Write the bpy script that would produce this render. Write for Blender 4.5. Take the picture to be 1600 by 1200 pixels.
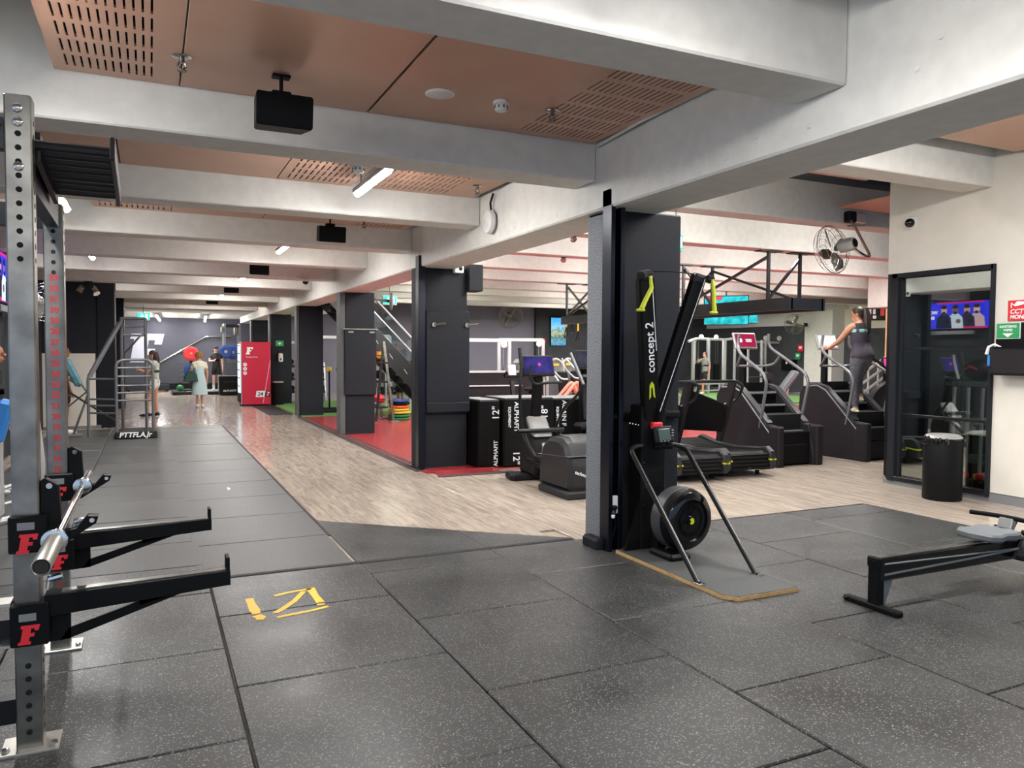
import bpy, bmesh, math, random
from mathutils import Vector as V, Matrix, Quaternion
R = random.Random(7)
PI = math.pi
rad = math.radians
for o in list(bpy.data.objects):
    bpy.data.objects.remove(o)
C = bpy.context.scene.collection
SC = bpy.context.scene

# ------------------------------------------------------------ camera
cd = bpy.data.cameras.new('camera'); cam = bpy.data.objects.new('camera', cd); C.objects.link(cam)
YAW, PITCH, ROLL = rad(25.16), rad(2.27), rad(0.308)
fw = V((math.sin(YAW)*math.cos(PITCH), math.cos(YAW)*math.cos(PITCH), -math.sin(PITCH)))
r0 = V((math.cos(YAW), -math.sin(YAW), 0)); u0 = r0.cross(fw)
rt = math.cos(ROLL)*r0 + math.sin(ROLL)*u0; up = math.cos(ROLL)*u0 - math.sin(ROLL)*r0
m = Matrix((rt, up, -fw)).transposed().to_4x4(); m.translation = V((0, 0, 1.65))
cam.matrix_world = m
cd.sensor_width = 36; cd.lens = 36*1203/1600; cd.clip_start = .05; cd.clip_end = 200
SC.camera = cam
# ------------------------------------------------------------ world, exposure
w = bpy.data.worlds.new('world'); SC.world = w; w.use_nodes = True
w.node_tree.nodes['Background'].inputs[0].default_value = (.52, .70, 1, 1)
w.node_tree.nodes['Background'].inputs[1].default_value = .95
vs = SC.view_settings
vs.view_transform = 'Standard'; vs.look = 'None'; vs.gamma = 1; vs.use_curve_mapping = False
vs.exposure = 0.16
SC.cycles.use_denoising = True
SC.cycles.max_bounces = 7; SC.cycles.diffuse_bounces = 4; SC.cycles.glossy_bounces = 3
SC.cycles.transparent_max_bounces = 6; SC.cycles.sample_clamp_indirect = 6
LAMP_W = 36.0; RW = 1.3   # watts of one linear lamp; factor in the right hall

# ------------------------------------------------------------ materials
def lin(c):
    return tuple((x/12.92 if x <= .04045 else ((x+.055)/1.055)**2.4) for x in (v/255 for v in c))
def mat(name, col, rough=.5, metal=0, noise=None, bump=0, spec=.5, scale=20, emit=None, coat=0):
    m = bpy.data.materials.new(name); m.use_nodes = True
    nt = m.node_tree; b = nt.nodes['Principled BSDF']
    c = lin(col)
    b.inputs['Base Color'].default_value = (*c, 1)
    b.inputs['Roughness'].default_value = rough; b.inputs['Metallic'].default_value = metal
    b.inputs['Specular IOR Level'].default_value = spec
    if coat: b.inputs['Coat Weight'].default_value = coat; b.inputs['Coat Roughness'].default_value = .1
    if emit:
        b.inputs['Emission Color'].default_value = (*c, 1); b.inputs['Emission Strength'].default_value = emit
    if noise or bump:
        tc = nt.nodes.new('ShaderNodeTexCoord'); n = nt.nodes.new('ShaderNodeTexNoise')
        n.inputs['Scale'].default_value = scale; n.inputs['Detail'].default_value = 4
        nt.links.new(tc.outputs['Object'], n.inputs['Vector'])
        if noise:
            mx = nt.nodes.new('ShaderNodeMix'); mx.data_type = 'RGBA'
            d = lin(noise)
            mx.inputs[6].default_value = (*c, 1); mx.inputs[7].default_value = (*d, 1)
            cr = nt.nodes.new('ShaderNodeMapRange'); cr.inputs[1].default_value = .35; cr.inputs[2].default_value = .65
            nt.links.new(n.outputs['Fac'], cr.inputs[0]); nt.links.new(cr.outputs[0], mx.inputs[0])
            nt.links.new(mx.outputs[2], b.inputs['Base Color'])
        if bump:
            bp = nt.nodes.new('ShaderNodeBump'); bp.inputs['Strength'].default_value = bump; bp.inputs['Distance'].default_value = .01
            nt.links.new(n.outputs['Fac'], bp.inputs['Height']); nt.links.new(bp.outputs[0], b.inputs['Normal'])
    return m
def emis(name, col, s):
    m = bpy.data.materials.new(name); m.use_nodes = True; nt = m.node_tree
    nt.nodes.remove(nt.nodes['Principled BSDF']); e = nt.nodes.new('ShaderNodeEmission')
    e.inputs[0].default_value = (*lin(col), 1); e.inputs[1].default_value = s
    nt.links.new(e.outputs[0], nt.nodes['Material Output'].inputs[0])
    return m
M = {}
M['paint'] = mat('white_paint', (222, 220, 214), .75, noise=(214, 212, 206), bump=.08, scale=9)
M['paint2'] = mat('cream_wall_paint', (222, 217, 206), .7, noise=(217, 212, 200), scale=4)
M['slab'] = mat('dark_soffit', (60, 66, 74), .9)
M['copper'] = mat('copper_panel', (200, 158, 134), .34, .15, noise=(194, 152, 128), scale=3)
M['dark'] = mat('charcoal_paint', (33, 35, 40), .55, bump=.25, scale=60, spec=.12)
M['dark2'] = mat('charcoal_wall', (38, 40, 45), .8, noise=(36, 38, 43), scale=3, spec=.2)
M['dark3'] = mat('hall_charcoal_wall', (62, 64, 68), .8, noise=(54, 56, 61), scale=3)
M['slate2'] = mat('passage_slate', (62, 62, 72), .8)
M['slate3'] = mat('passage_dado', (48, 49, 56), .7)
M['greywall'] = mat('slate_wall', (122, 120, 134), .8)
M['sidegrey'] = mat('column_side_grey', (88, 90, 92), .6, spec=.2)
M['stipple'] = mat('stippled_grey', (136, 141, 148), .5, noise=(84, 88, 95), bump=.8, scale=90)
M['bsteel'] = mat('black_steel', (16, 17, 20), .35, .2)
M['bsteel2'] = mat('navy_black_channel', (18, 20, 32), .3, .5)
M['black'] = mat('matte_black', (13, 13, 14), .5, spec=.15)
M['blackg'] = mat('gloss_black', (12, 12, 13), .15)
M['hole'] = mat('hole_black', (8, 8, 8), .9)
M['rubberblk'] = mat('black_rubber', (16, 16, 17), .7)
M['plastic'] = mat('charcoal_plastic', (42, 42, 45), .42, noise=(39, 39, 42), scale=30, spec=.25)
M['plasticd'] = mat('dark_plastic', (34, 32, 35), .5, spec=.15)
M['silver'] = mat('silver_plastic', (170, 170, 168), .3, .6)
M['lidsteel'] = mat('bin_lid_steel', (200, 200, 196), .38, .6)
M['vent'] = mat('vent_grey', (62, 63, 66), .4)
M['chrome'] = mat('chrome', (205, 203, 198), .16, 1)
M['steel'] = mat('brushed_steel', (146, 143, 135), .36, 1, noise=(116, 113, 107), scale=7)
M['steelpl'] = mat('plate_steel', (196, 194, 186), .4, .9)
M['tubegrey'] = mat('grey_tube', (112, 113, 115), .4, .4)
M['tubelight'] = mat('light_frame', (196, 198, 198), .35, .4)
M['red'] = mat('red_vinyl', (196, 32, 62), .35)
M['redp'] = mat('red_paint', (214, 38, 48), .5)
M['redturf'] = mat('red_turf', (160, 54, 58), .27, noise=(152, 49, 53), scale=40, spec=.7)
M['greenturf'] = mat('green_turf', (104, 148, 80), .8, noise=(94, 136, 70), scale=80, bump=.3)
M['edge'] = mat('dark_edge', (46, 34, 34), .6)
M['white'] = mat('white_print', (236, 236, 236), .5)
M['whitepl'] = mat('white_plastic', (228, 228, 224), .35)
M['yellow'] = mat('yellow_tape', (240, 196, 50), .5, noise=(228, 182, 36), scale=30)
M['lime'] = mat('lime_grip', (186, 196, 40), .45)
M['limeline'] = mat('yellow_line', (206, 208, 40), .4)
M['green'] = mat('green_sign', (36, 150, 84), .45)
M['blue'] = mat('blue_pad', (48, 128, 206), .45)
M['navy'] = mat('navy_plate', (34, 62, 128), .45)
M['teal'] = mat('teal_pad', (86, 140, 150), .5, noise=(60, 108, 120), scale=14)
M['redplate'] = mat('red_bumper', (212, 46, 52), .5)
M['orangeplate'] = mat('orange_bumper', (214, 96, 44), .5)
M['yelplate'] = mat('yellow_bumper', (216, 176, 60), .5)
M['grnplate'] = mat('green_bumper', (30, 118, 62), .5)
M['grey'] = mat('mid_grey', (120, 122, 124), .5)
M['greysoft'] = mat('grey_seat', (104, 108, 112), .55)
M['wood'] = mat('plywood_edge', (196, 162, 112), .5, noise=(178, 142, 94), scale=30)
M['woodpanel'] = mat('oak_panel', (196, 152, 108), .5, noise=(184, 140, 96), scale=8)
M['alu'] = mat('aluminium_rail', (186, 186, 182), .25, 1)
M['skin'] = mat('skin', (196, 140, 112), .5, noise=(190, 132, 106), scale=8)
M['skin2'] = mat('pale_skin', (224, 176, 152), .5)
M['skind'] = mat('tan_skin', (140, 92, 66), .5)
M['hair'] = mat('dark_hair', (40, 29, 25), .5, noise=(62, 42, 34), scale=40, bump=.5)
M['hairc'] = mat('curly_hair', (168, 122, 70), .7, noise=(120, 82, 46), scale=60, bump=1)
M['lamp'] = emis('lamp_glow', (255, 253, 250), 150)
M['lamp2'] = emis('lamp_glow_hall', (255, 249, 242), 165)
M['lampring'] = mat('lamp_housing', (236, 236, 234), .4)

def rubber_mat(name, base, speck, ra=.33, rb=.5):
    m = bpy.data.materials.new(name); m.use_nodes = True; nt = m.node_tree; b = nt.nodes['Principled BSDF']
    geo = nt.nodes.new('ShaderNodeNewGeometry')
    v = nt.nodes.new('ShaderNodeTexVoronoi'); v.inputs['Scale'].default_value = 150
    v2 = nt.nodes.new('ShaderNodeTexNoise'); v2.inputs['Scale'].default_value = 190; v2.inputs['Detail'].default_value = 1
    big = nt.nodes.new('ShaderNodeTexNoise'); big.inputs['Scale'].default_value = 1.7; big.inputs['Detail'].default_value = 5
    for n in (v, v2, big): nt.links.new(geo.outputs['Position'], n.inputs['Vector'])
    sep = nt.nodes.new('ShaderNodeSeparateColor'); nt.links.new(v.outputs['Color'], sep.inputs[0])
    gt = nt.nodes.new('ShaderNodeMath'); gt.operation = 'GREATER_THAN'; gt.inputs[1].default_value = .82
    nt.links.new(sep.outputs[0], gt.inputs[0])
    g2 = nt.nodes.new('ShaderNodeMath'); g2.operation = 'GREATER_THAN'; g2.inputs[1].default_value = .52
    nt.links.new(v2.outputs['Fac'], g2.inputs[0])
    mu = nt.nodes.new('ShaderNodeMath'); mu.operation = 'MULTIPLY'
    nt.links.new(gt.outputs[0], mu.inputs[0]); nt.links.new(g2.outputs[0], mu.inputs[1])
    mx0 = nt.nodes.new('ShaderNodeMix'); mx0.data_type = 'RGBA'
    c = lin(base); d = lin(tuple(int(x*1.22) for x in base))
    mx0.inputs[6].default_value = (*c, 1); mx0.inputs[7].default_value = (*d, 1)
    mr = nt.nodes.new('ShaderNodeMapRange'); mr.inputs[1].default_value = .4; mr.inputs[2].default_value = .66
    nt.links.new(big.outputs['Fac'], mr.inputs[0]); nt.links.new(mr.outputs[0], mx0.inputs[0])
    mx = nt.nodes.new('ShaderNodeMix'); mx.data_type = 'RGBA'; mx.inputs[7].default_value = (*lin(speck), 1)
    nt.links.new(mx0.outputs[2], mx.inputs[6]); nt.links.new(mu.outputs[0], mx.inputs[0])
    nt.links.new(mx.outputs[2], b.inputs['Base Color'])
    rr = nt.nodes.new('ShaderNodeMapRange'); rr.inputs[1].default_value = .35; rr.inputs[2].default_value = .7; rr.inputs[3].default_value = ra; rr.inputs[4].default_value = rb
    nt.links.new(big.outputs['Fac'], rr.inputs[0]); nt.links.new(rr.outputs[0], b.inputs['Roughness'])
    bp = nt.nodes.new('ShaderNodeBump'); bp.inputs['Strength'].default_value = .3; bp.inputs['Distance'].default_value = .0012
    nt.links.new(v2.outputs['Fac'], bp.inputs['Height']); nt.links.new(bp.outputs[0], b.inputs['Normal'])
    b.inputs['Specular IOR Level'].default_value = .38
    return m
M['tile'] = rubber_mat('speckled_rubber', (44, 45, 45), (128, 129, 126))
M['tile2'] = rubber_mat('worn_rubber', (62, 63, 63), (94, 95, 94), .44, .5)
def plank_mat():
    m = bpy.data.materials.new('grey_oak_vinyl'); m.use_nodes = True; nt = m.node_tree; b = nt.nodes['Principled BSDF']
    geo = nt.nodes.new('ShaderNodeNewGeometry'); mp = nt.nodes.new('ShaderNodeMapping')
    mp.inputs['Scale'].default_value = (16, 1.6, 1)
    oi = nt.nodes.new('ShaderNodeObjectInfo')
    add = nt.nodes.new('ShaderNodeVectorMath'); add.operation = 'ADD'
    sc = nt.nodes.new('ShaderNodeVectorMath'); sc.operation = 'SCALE'; sc.inputs['Scale'].default_value = 30
    cmb = nt.nodes.new('ShaderNodeCombineXYZ')
    for i in range(3): nt.links.new(oi.outputs['Random'], cmb.inputs[i])
    nt.links.new(cmb.outputs[0], sc.inputs[0])
    nt.links.new(geo.outputs['Position'], mp.inputs['Vector'])
    nt.links.new(mp.outputs[0], add.inputs[0]); nt.links.new(sc.outputs[0], add.inputs[1])
    n = nt.nodes.new('ShaderNodeTexNoise'); n.inputs['Scale'].default_value = 1.3; n.inputs['Detail'].default_value = 6; n.inputs['Distortion'].default_value = .8
    nt.links.new(add.outputs[0], n.inputs['Vector'])
    cr = nt.nodes.new('ShaderNodeValToRGB')
    e = cr.color_ramp.elements
    e[0].position = .33; e[0].color = (*lin((150, 138, 126)), 1); e[1].position = .68; e[1].color = (*lin((184, 172, 158)), 1)
    k = e.new(.5); k.color = (*lin((170, 157, 144)), 1)
    nt.links.new(n.outputs['Fac'], cr.inputs[0])
    hs = nt.nodes.new('ShaderNodeHueSaturation')
    mr = nt.nodes.new('ShaderNodeMapRange'); mr.inputs[3].default_value = .93; mr.inputs[4].default_value = 1.06
    nt.links.new(oi.outputs['Random'], mr.inputs[0]); nt.links.new(mr.outputs[0], hs.inputs['Value'])
    nt.links.new(cr.outputs[0], hs.inputs['Color']); nt.links.new(hs.outputs[0], b.inputs['Base Color'])
    r2 = nt.nodes.new('ShaderNodeMapRange'); r2.inputs[1].default_value = .3; r2.inputs[2].default_value = .7; r2.inputs[3].default_value = .15; r2.inputs[4].default_value = .18
    nt.links.new(n.outputs['Fac'], r2.inputs[0]); nt.links.new(r2.outputs[0], b.inputs['Roughness'])
    return m
M['plank'] = plank_mat()
def glass_mat(name, tint, refl, trans):
    m = bpy.data.materials.new(name); m.use_nodes = True; nt = m.node_tree
    nt.nodes.remove(nt.nodes['Principled BSDF'])
    t = nt.nodes.new('ShaderNodeBsdfTransparent'); t.inputs[0].default_value = (*trans, 1)
    g = nt.nodes.new('ShaderNodeBsdfGlossy'); g.inputs[0].default_value = (*tint, 1); g.inputs['Roughness'].default_value = .015
    mx = nt.nodes.new('ShaderNodeMixShader')
    fr = nt.nodes.new('ShaderNodeLayerWeight'); fr.inputs[0].default_value = .35
    mr = nt.nodes.new('ShaderNodeMapRange'); mr.inputs[3].default_value = refl; mr.inputs[4].default_value = 1
    nt.links.new(fr.outputs['Fresnel'], mr.inputs[0]); nt.links.new(mr.outputs[0], mx.inputs[0])
    nt.links.new(t.outputs[0], mx.inputs[1]); nt.links.new(g.outputs[0], mx.inputs[2])
    nt.links.new(mx.outputs[0], nt.nodes['Material Output'].inputs[0])
    return m
M['glass'] = glass_mat('tinted_glass', (.9, .95, .93), .3, (.74, .79, .77))
M['clear'] = glass_mat('clear_glass', (.9, .95, .95), .06, (.9, .94, .93))

# ------------------------------------------------------------ mesh helpers
class MB:
    def __init__(s): s.v = []; s.f = []
    def add(s, vs, fs):
        n = len(s.v); s.v += [tuple(v) for v in vs]; s.f += [tuple(i+n for i in f) for f in fs]; return s
    def box(s, c, d, rot=None, b=0):
        """box centred at c, full sizes d, chamfer b"""
        hx, hy, hz = d[0]/2, d[1]/2, d[2]/2
        if b <= 0:
            vs = [V((x, y, z)) for x in (-hx, hx) for y in (-hy, hy) for z in (-hz, hz)]
            fs = [(0, 1, 3, 2), (4, 6, 7, 5), (0, 4, 5, 1), (2, 3, 7, 6), (0, 2, 6, 4), (1, 5, 7, 3)]
        else:
            b = min(b, hx*.98, hy*.98, hz*.98)
            vs = []; ix = {}
            for sx in (-1, 1):
                for sy in (-1, 1):
                    for sz in (-1, 1):
                        for ax in range(3):
                            p = [sx*(hx-b), sy*(hy-b), sz*(hz-b)]
                            p[ax] = (sx*hx, sy*hy, sz*hz)[ax]
                            ix[(sx, sy, sz, ax)] = len(vs); vs.append(V(p))
            fs = []
            for ax in range(3):
                o = [a for a in range(3) if a != ax]
                for sg in (-1, 1):
                    q = []
                    for (a, bb) in ((-1, -1), (1, -1), (1, 1), (-1, 1)):
                        k = [0, 0, 0]; k[ax] = sg; k[o[0]] = a; k[o[1]] = bb
                        q.append(ix[(*k, ax)])
                    fs.append(q if (sg > 0) ^ (ax == 1) else q[::-1])
            for ax in range(3):
                o = [a for a in range(3) if a != ax]
                for a in (-1, 1):
                    for bb in (-1, 1):
                        q = []
                        for (sg, wh) in ((-1, 0), (1, 0), (1, 1), (-1, 1)):
                            k = [0, 0, 0]; k[ax] = sg; k[o[0]] = a; k[o[1]] = bb
                            q.append(ix[(*k, o[wh])])
                        fs.append(q)
            for sx in (-1, 1):
                for sy in (-1, 1):
                    for sz in (-1, 1): fs.append([ix[(sx, sy, sz, a)] for a in range(3)])
        c = V(c)
        if rot is not None:
            vs = [rot @ v for v in vs]
        return s.add([v+c for v in vs], fs)
    def bar(s, p0, p1, w, h, upv=(0, 0, 1), b=0):
        p0, p1 = V(p0), V(p1); d = p1-p0; L = d.length; d.normalize()
        u = V(upv)
        if abs(d.dot(u)) > .98: u = V((0, 1, 0))
        x = d.cross(u).normalized(); z = x.cross(d)
        return s.box((p0+p1)/2, (w, L, h), Matrix((x, d, z)).transposed(), b)
    def tube(s, pts, r, n=8, closed=False, caps=True):
        pts = [V(p) for p in pts]
        rs = r if isinstance(r, (list, tuple)) else [r]*len(pts)
        m = len(pts); T = []
        for i in range(m):
            a = pts[i-1] if (i > 0 or closed) else pts[i]
            b = pts[(i+1) % m] if (i < m-1 or closed) else pts[i]
            t = (b-a); T.append(t.normalized() if t.length > 1e-9 else V((0, 0, 1)))
        u = V((0, 0, 1)) if abs(T[0].z) < .9 else V((1, 0, 0))
        x = T[0].cross(u).normalized(); vs = []
        for i in range(m):
            x = (x - T[i]*x.dot(T[i]))
            x = x.normalized() if x.length > 1e-6 else T[i].orthogonal().normalized()
            y = T[i].cross(x)
            for k in range(n):
                a = 2*PI*k/n; vs.append(pts[i]+(x*math.cos(a)+y*math.sin(a))*rs[i])
        fs = []
        for i in range(m if closed else m-1):
            j = (i+1) % m
            for k in range(n):
                l = (k+1) % n; fs.append((i*n+k, i*n+l, j*n+l, j*n+k))
        if caps and not closed: fs += [tuple(range(n))[::-1], tuple((m-1)*n+k for k in range(n))]
        return s.add(vs, fs)
    def lathe(s, prof, n=20, c=(0, 0, 0), axis=(0, 0, 1)):
        """prof: list of (r, h) along axis"""
        a = V(axis).normalized(); x = a.orthogonal().normalized(); y = a.cross(x); c = V(c)
        vs = []; fs = []; m = len(prof)
        for (r, h) in prof:
            for k in range(n):
                t = 2*PI*k/n; vs.append(c+a*h+(x*math.cos(t)+y*math.sin(t))*max(r, 1e-4))
        for i in range(m-1):
            for k in range(n):
                l = (k+1) % n; fs.append((i*n+k, i*n+l, (i+1)*n+l, (i+1)*n+k))
        fs += [tuple(range(n))[::-1], tuple((m-1)*n+k for k in range(n))]
        return s.add(vs, fs)
    def cyl(s, p0, p1, r, n=14, r2=None):
        p0, p1 = V(p0), V(p1)
        return s.lathe([(r, 0), (r if r2 is None else r2, (p1-p0).length)], n, p0, p1-p0)
    def prism(s, poly, O, U, W, T, b=0):
        """2-D polygon (u,w) extruded by vector T; frame origin O, axes U, W; b = chamfer inset of both faces"""
        O, U, W, T = V(O), V(U), V(W), V(T); n = len(poly)
        if b:
            cx = sum(p[0] for p in poly)/n; cy = sum(p[1] for p in poly)/n
            ins = []
            for i in range(n):
                p = V(poly[i]); a = (p-V(poly[i-1])).normalized(); c = (V(poly[(i+1) % n])-p).normalized()
                k = (c-a); 
                if k.length < 1e-3: k = V((-a.y, a.x)); 
                k.normalize()
                if k.dot(V((cx, cy))-p) < 0: k = -k
                ins.append(p+k*b)
            tn = T.normalized()*b
            rings = [[O+U*p[0]+W*p[1] for p in ins], [O+U*p[0]+W*p[1]+tn for p in poly], [O+U*p[0]+W*p[1]+T-tn for p in poly], [O+U*p[0]+W*p[1]+T for p in ins]]
        else:
            rings = [[O+U*p[0]+W*p[1] for p in poly], [O+U*p[0]+W*p[1]+T for p in poly]]
        vs = [v for r in rings for v in r]; fs = [tuple(range(n))[::-1], tuple((len(rings)-1)*n+i for i in range(n))]
        for k in range(len(rings)-1):
            for i in range(n):
                j = (i+1) % n; fs.append((k*n+i, k*n+j, (k+1)*n+j, (k+1)*n+i))
        return s.add(vs, fs)
    def ell(s, c, r, n=12, m=8, rot=None):
        c = V(c); vs = []; fs = []
        for i in range(m+1):
            t = PI*i/m
            for k in range(n):
                a = 2*PI*k/n
                p = V((r[0]*math.sin(t)*math.cos(a), r[1]*math.sin(t)*math.sin(a), r[2]*math.cos(t)))
                vs.append(c+(rot @ p if rot else p))
        for i in range(m):
            for k in range(n):
                l = (k+1) % n; fs.append((i*n+k, (i+1)*n+k, (i+1)*n+l, i*n+l))
        return s.add(vs, fs)
    def xf(s, mtx):
        s.v = [tuple(mtx @ V(v)) for v in s.v]; return s
    def mesh(s, name, smooth=35):
        me = bpy.data.meshes.new(name); me.from_pydata(s.v, [], s.f)
        bm = bmesh.new(); bm.from_mesh(me); bmesh.ops.remove_doubles(bm, verts=bm.verts, dist=1e-5)
        bmesh.ops.recalc_face_normals(bm, faces=bm.faces)
        bm.to_mesh(me); bm.free()
        if smooth:
            me.polygons.foreach_set('use_smooth', [True]*len(me.polygons)); me.set_sharp_from_angle(angle=rad(smooth))
        return me
    def obj(s, name, material, parent=None, label=None, smooth=35):
        me = s.mesh(name, smooth); me.materials.append(M[material] if isinstance(material, str) else material)
        return link(name, me, parent, label)
def link(name, me, parent=None, label=None):
    o = bpy.data.objects.new(name, me); C.objects.link(o)
    if parent is not None: o.parent = parent
    if label: o['label'] = label
    return o
def tag(o, label, cat, group=None, kind=None):
    if label: o['label'] = label
    if cat: o['category'] = cat
    if group: o['group'] = group
    if kind: o['kind'] = kind
    return o
def thing(name, label, cat, loc=(0, 0, 0), rz=0, group=None):
    o = bpy.data.objects.new(name, None); C.objects.link(o); o.empty_display_size = .1
    o.location = loc; o.rotation_euler = (0, 0, rz)
    return tag(o, label, cat, group)
def struct(name, mb, material, parent=None, label=None):
    o = mb.obj(name, material, parent, label)
    if parent is None: o['kind'] = 'structure'
    return o
def sempty(name, loc=(0, 0, 0), label=None):
    o = bpy.data.objects.new(name, None); C.objects.link(o); o.location = loc; o['kind'] = 'structure'
    if label: o['label'] = label
    return o
def dup(root, loc, rz=None, label=None):
    def cp(o, p):
        c = o.copy(); C.objects.link(c); c.parent = p
        for ch in o.children: cp(ch, c)
        return c
    r = cp(root, None); r.location = loc
    if rz is not None: r.rotation_euler = (0, 0, rz)
    if label: r['label'] = label
    return r
def rnd(pts, r, k=4):
    """round the corners of a polyline"""
    pts = [V(p) for p in pts]; out = [pts[0]]
    for i in range(1, len(pts)-1):
        a, b, c = pts[i-1], pts[i], pts[i+1]
        d0 = (a-b); d1 = (c-b); q = min(r, d0.length*.48, d1.length*.48)
        p0 = b+d0.normalized()*q; p1 = b+d1.normalized()*q
        for j in range(k+1):
            t = j/k; out.append(p0*(1-t)**2+b*2*t*(1-t)+p1*t*t)
    out.append(pts[-1]); return out
def RZ(a): return Matrix.Rotation(a, 3, 'Z')
def RX(a): return Matrix.Rotation(a, 3, 'X')
def RY(a): return Matrix.Rotation(a, 3, 'Y')
def text(name, s, size, loc, xdir, ydir, material, parent, ext=.002, align='CENTER', shear=0, bold=0, label=None):
    """flat lettering: reading direction xdir, letter-up ydir"""
    cu = bpy.data.curves.new(name, 'FONT'); cu.body = s; cu.size = size; cu.align_x = align; cu.align_y = 'CENTER'
    cu.extrude = ext; cu.shear = shear; cu.offset = bold; cu.resolution_u = 3
    o = bpy.data.objects.new(name, cu)
    x = V(xdir).normalized(); y = V(ydir).normalized(); z = x.cross(y)
    mm = Matrix((x, y, z)).transposed().to_4x4(); mm.translation = V(loc)
    C.objects.link(o)
    dg = bpy.context.evaluated_depsgraph_get()
    me = bpy.data.meshes.new_from_object(o.evaluated_get(dg)); me.name = name
    bpy.data.objects.remove(o); bpy.data.curves.remove(cu)
    me.transform(mm); me.materials.clear(); me.materials.append(M[material])
    return link(name, me, parent, label)
def flogo(mb, O, U, W, h, T):
    """slab-serif italic F emblem, height h"""
    P = [(0, 0), (.56, 0), (.59, .15), (.49, .15), (.53, .40), (.72, .40), (.76, .58), (.56, .58), (.60, .82), (.76, .82), (.74, .70), (.93, .70), (1, 1), (.16, 1), (.13, .85), (.23, .85), (.11, .15), (.02, .15)]
    mb.prism([(a*h, b*h) for a, b in P], O, U, W, T); return mb
# ============================================================ FLOOR
floor = sempty('floor')
mb = MB(); mb.box((12, 17, -.12), (34, 46, .2)); mb.obj('subfloor', 'plank', floor)
# vinyl planks (run along Y)
PW, PL = .18, 1.22
spots = []
for i in range(-2, 150):
    x = 1.45+PW*i+PW/2
    off = R.random()*PL
    for j in range(-5, 34):
        y = 5.2+off+PL*j
        if x < 3.4:
            ok = 5.8 < y < 38 and not (x < 1.3)
        elif x < 8.6:
            ok = 5.4 < y < 10.4
        elif x < 11.8:
            ok = 7.0 < y < 10.4
        else: ok = False
        if 7.15 < x < 8.6 and y < 10.4: ok = True
        if ok: spots.append((x, y))
def near(p): return (V((p[0], p[1]))).length
spots.sort(key=near)
pm = MB().box((0, 0, -.01), (PW-.0008, PL-.001, .02), b=.0012).mesh('floor_plank', 0); pm.materials.append(M['plank'])
for (x, y) in spots[:300]:
    o = link('floor_plank', pm, floor); o.location = (x, y, 0)
mb = MB()
for (x, y) in spots[300:]: mb.box((x, y, -.01), (PW-.0008, PL-.001, .02))
for i in range(42):                                     # wood beyond the left wall end and behind the turf
    for j in range(24): mb.box((-2+PW*i*1.02-1.5, 19.2+PL*j, -.012), (PW, PL-.003, .02)) if (-2+PW*i*1.02-1.5) < 1.4 else None
for i in range(12):
    for j in range(10): mb.box((1.5+i*2.2, 26.6+1.2*j, -.013), (2.19, 1.19, .02))
for i in range(10):
    for j in range(8): mb.box((12.9+i*1.3, 9.4+1.2*j, -.013), (1.295, 1.195, .02)) if 9.4+1.2*j < 26 and 12.9+i*1.3 > 16.6 or j < 3 else None
o = mb.obj('floor_plank', 'plank', floor, smooth=0); o['kind'] = 'stuff'
# speckled rubber tiles
TS = 1.092
tcache = {}
def tile(x0, x1, y0, y1, material='tile', z=.012):
    g = .009
    d = (round(x1-x0-g, 3), round(y1-y0-g, 3), material)
    if d not in tcache:
        me = MB().box((0, 0, -.01), (d[0], d[1], .02), b=.006).mesh('rubber_tile', 25); me.materials.append(M[material]); tcache[d] = me
    o = link('rubber_tile', tcache[d], floor); o.location = ((x0+x1)/2, (y0+y1)/2, z+R.uniform(-.0015, .0015))
    o.rotation_euler = (R.uniform(-.0008, .0008), R.uniform(-.0008, .0008), 0)
cols = [.36, 1.46, 2.555, 3.65, 4.77, 5.92, 7.12]
ph = [3.92, 3.38, 3.96, 3.43, 4.0, 4.5]
def fill(x0, x1, base, lo, hi, material='tile'):
    ys = [lo]
    k = math.ceil((lo-base)/TS+1e-6)
    while base+k*TS < hi-.02:
        if base+k*TS > lo+.05: ys.append(base+k*TS)
        k += 1
    ys.append(hi)
    for a, b in zip(ys, ys[1:]): tile(x0, x1, a, b, material)
for i in range(6):
    fill(cols[i], cols[i+1], ph[i], -.5, 5.86 if i < 3 else 5.98)
for (xa, xb, base) in ((-.735, .36, 3.38), (-1.83, -.735, 3.9)):
    fill(xa, xb, base, 1.2, 6.31)
    fill(xa, xb, 7.15 if xa > -1 else 6.8, 6.32, 18.3, 'tile2')
fill(.30, 1.43, 5.87+1.07, 5.93, 18.3, 'tile2')
fill(7.12, 7.13, 0, -.5, -.4)
# cut corner by the passage
for k, poly in enumerate(([(1.45, 5.94), (2.55, 5.94), (2.55, 6.63), (1.45, 7.56)], [(2.555, 5.94), (3.38, 5.94), (2.555, 6.62)])):
    MB().prism(poly, (0, 0, -.008), (1, 0, 0), (0, 1, 0), (0, 0, .018)).obj('rubber_tile', 'tile', floor)
mb = MB(); mb.box((1.87, 5.9, .0), (3.02, .055, .03), b=.01); mb.obj('threshold_strip', 'rubberblk', floor)
mb = MB(); mb.box((5.4, 6.0, .0), (3.45, .035, .028), b=.01); mb.box((7.135, 3, .0), (.03, 6, .028), b=.01); mb.obj('edge_strip', 'edge', floor)
mb = MB(); mb.box((1.445, 12.6, .0), (.03, 11.4, .024), b=.008); mb.obj('edge_strip', 'edge', floor)
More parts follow.
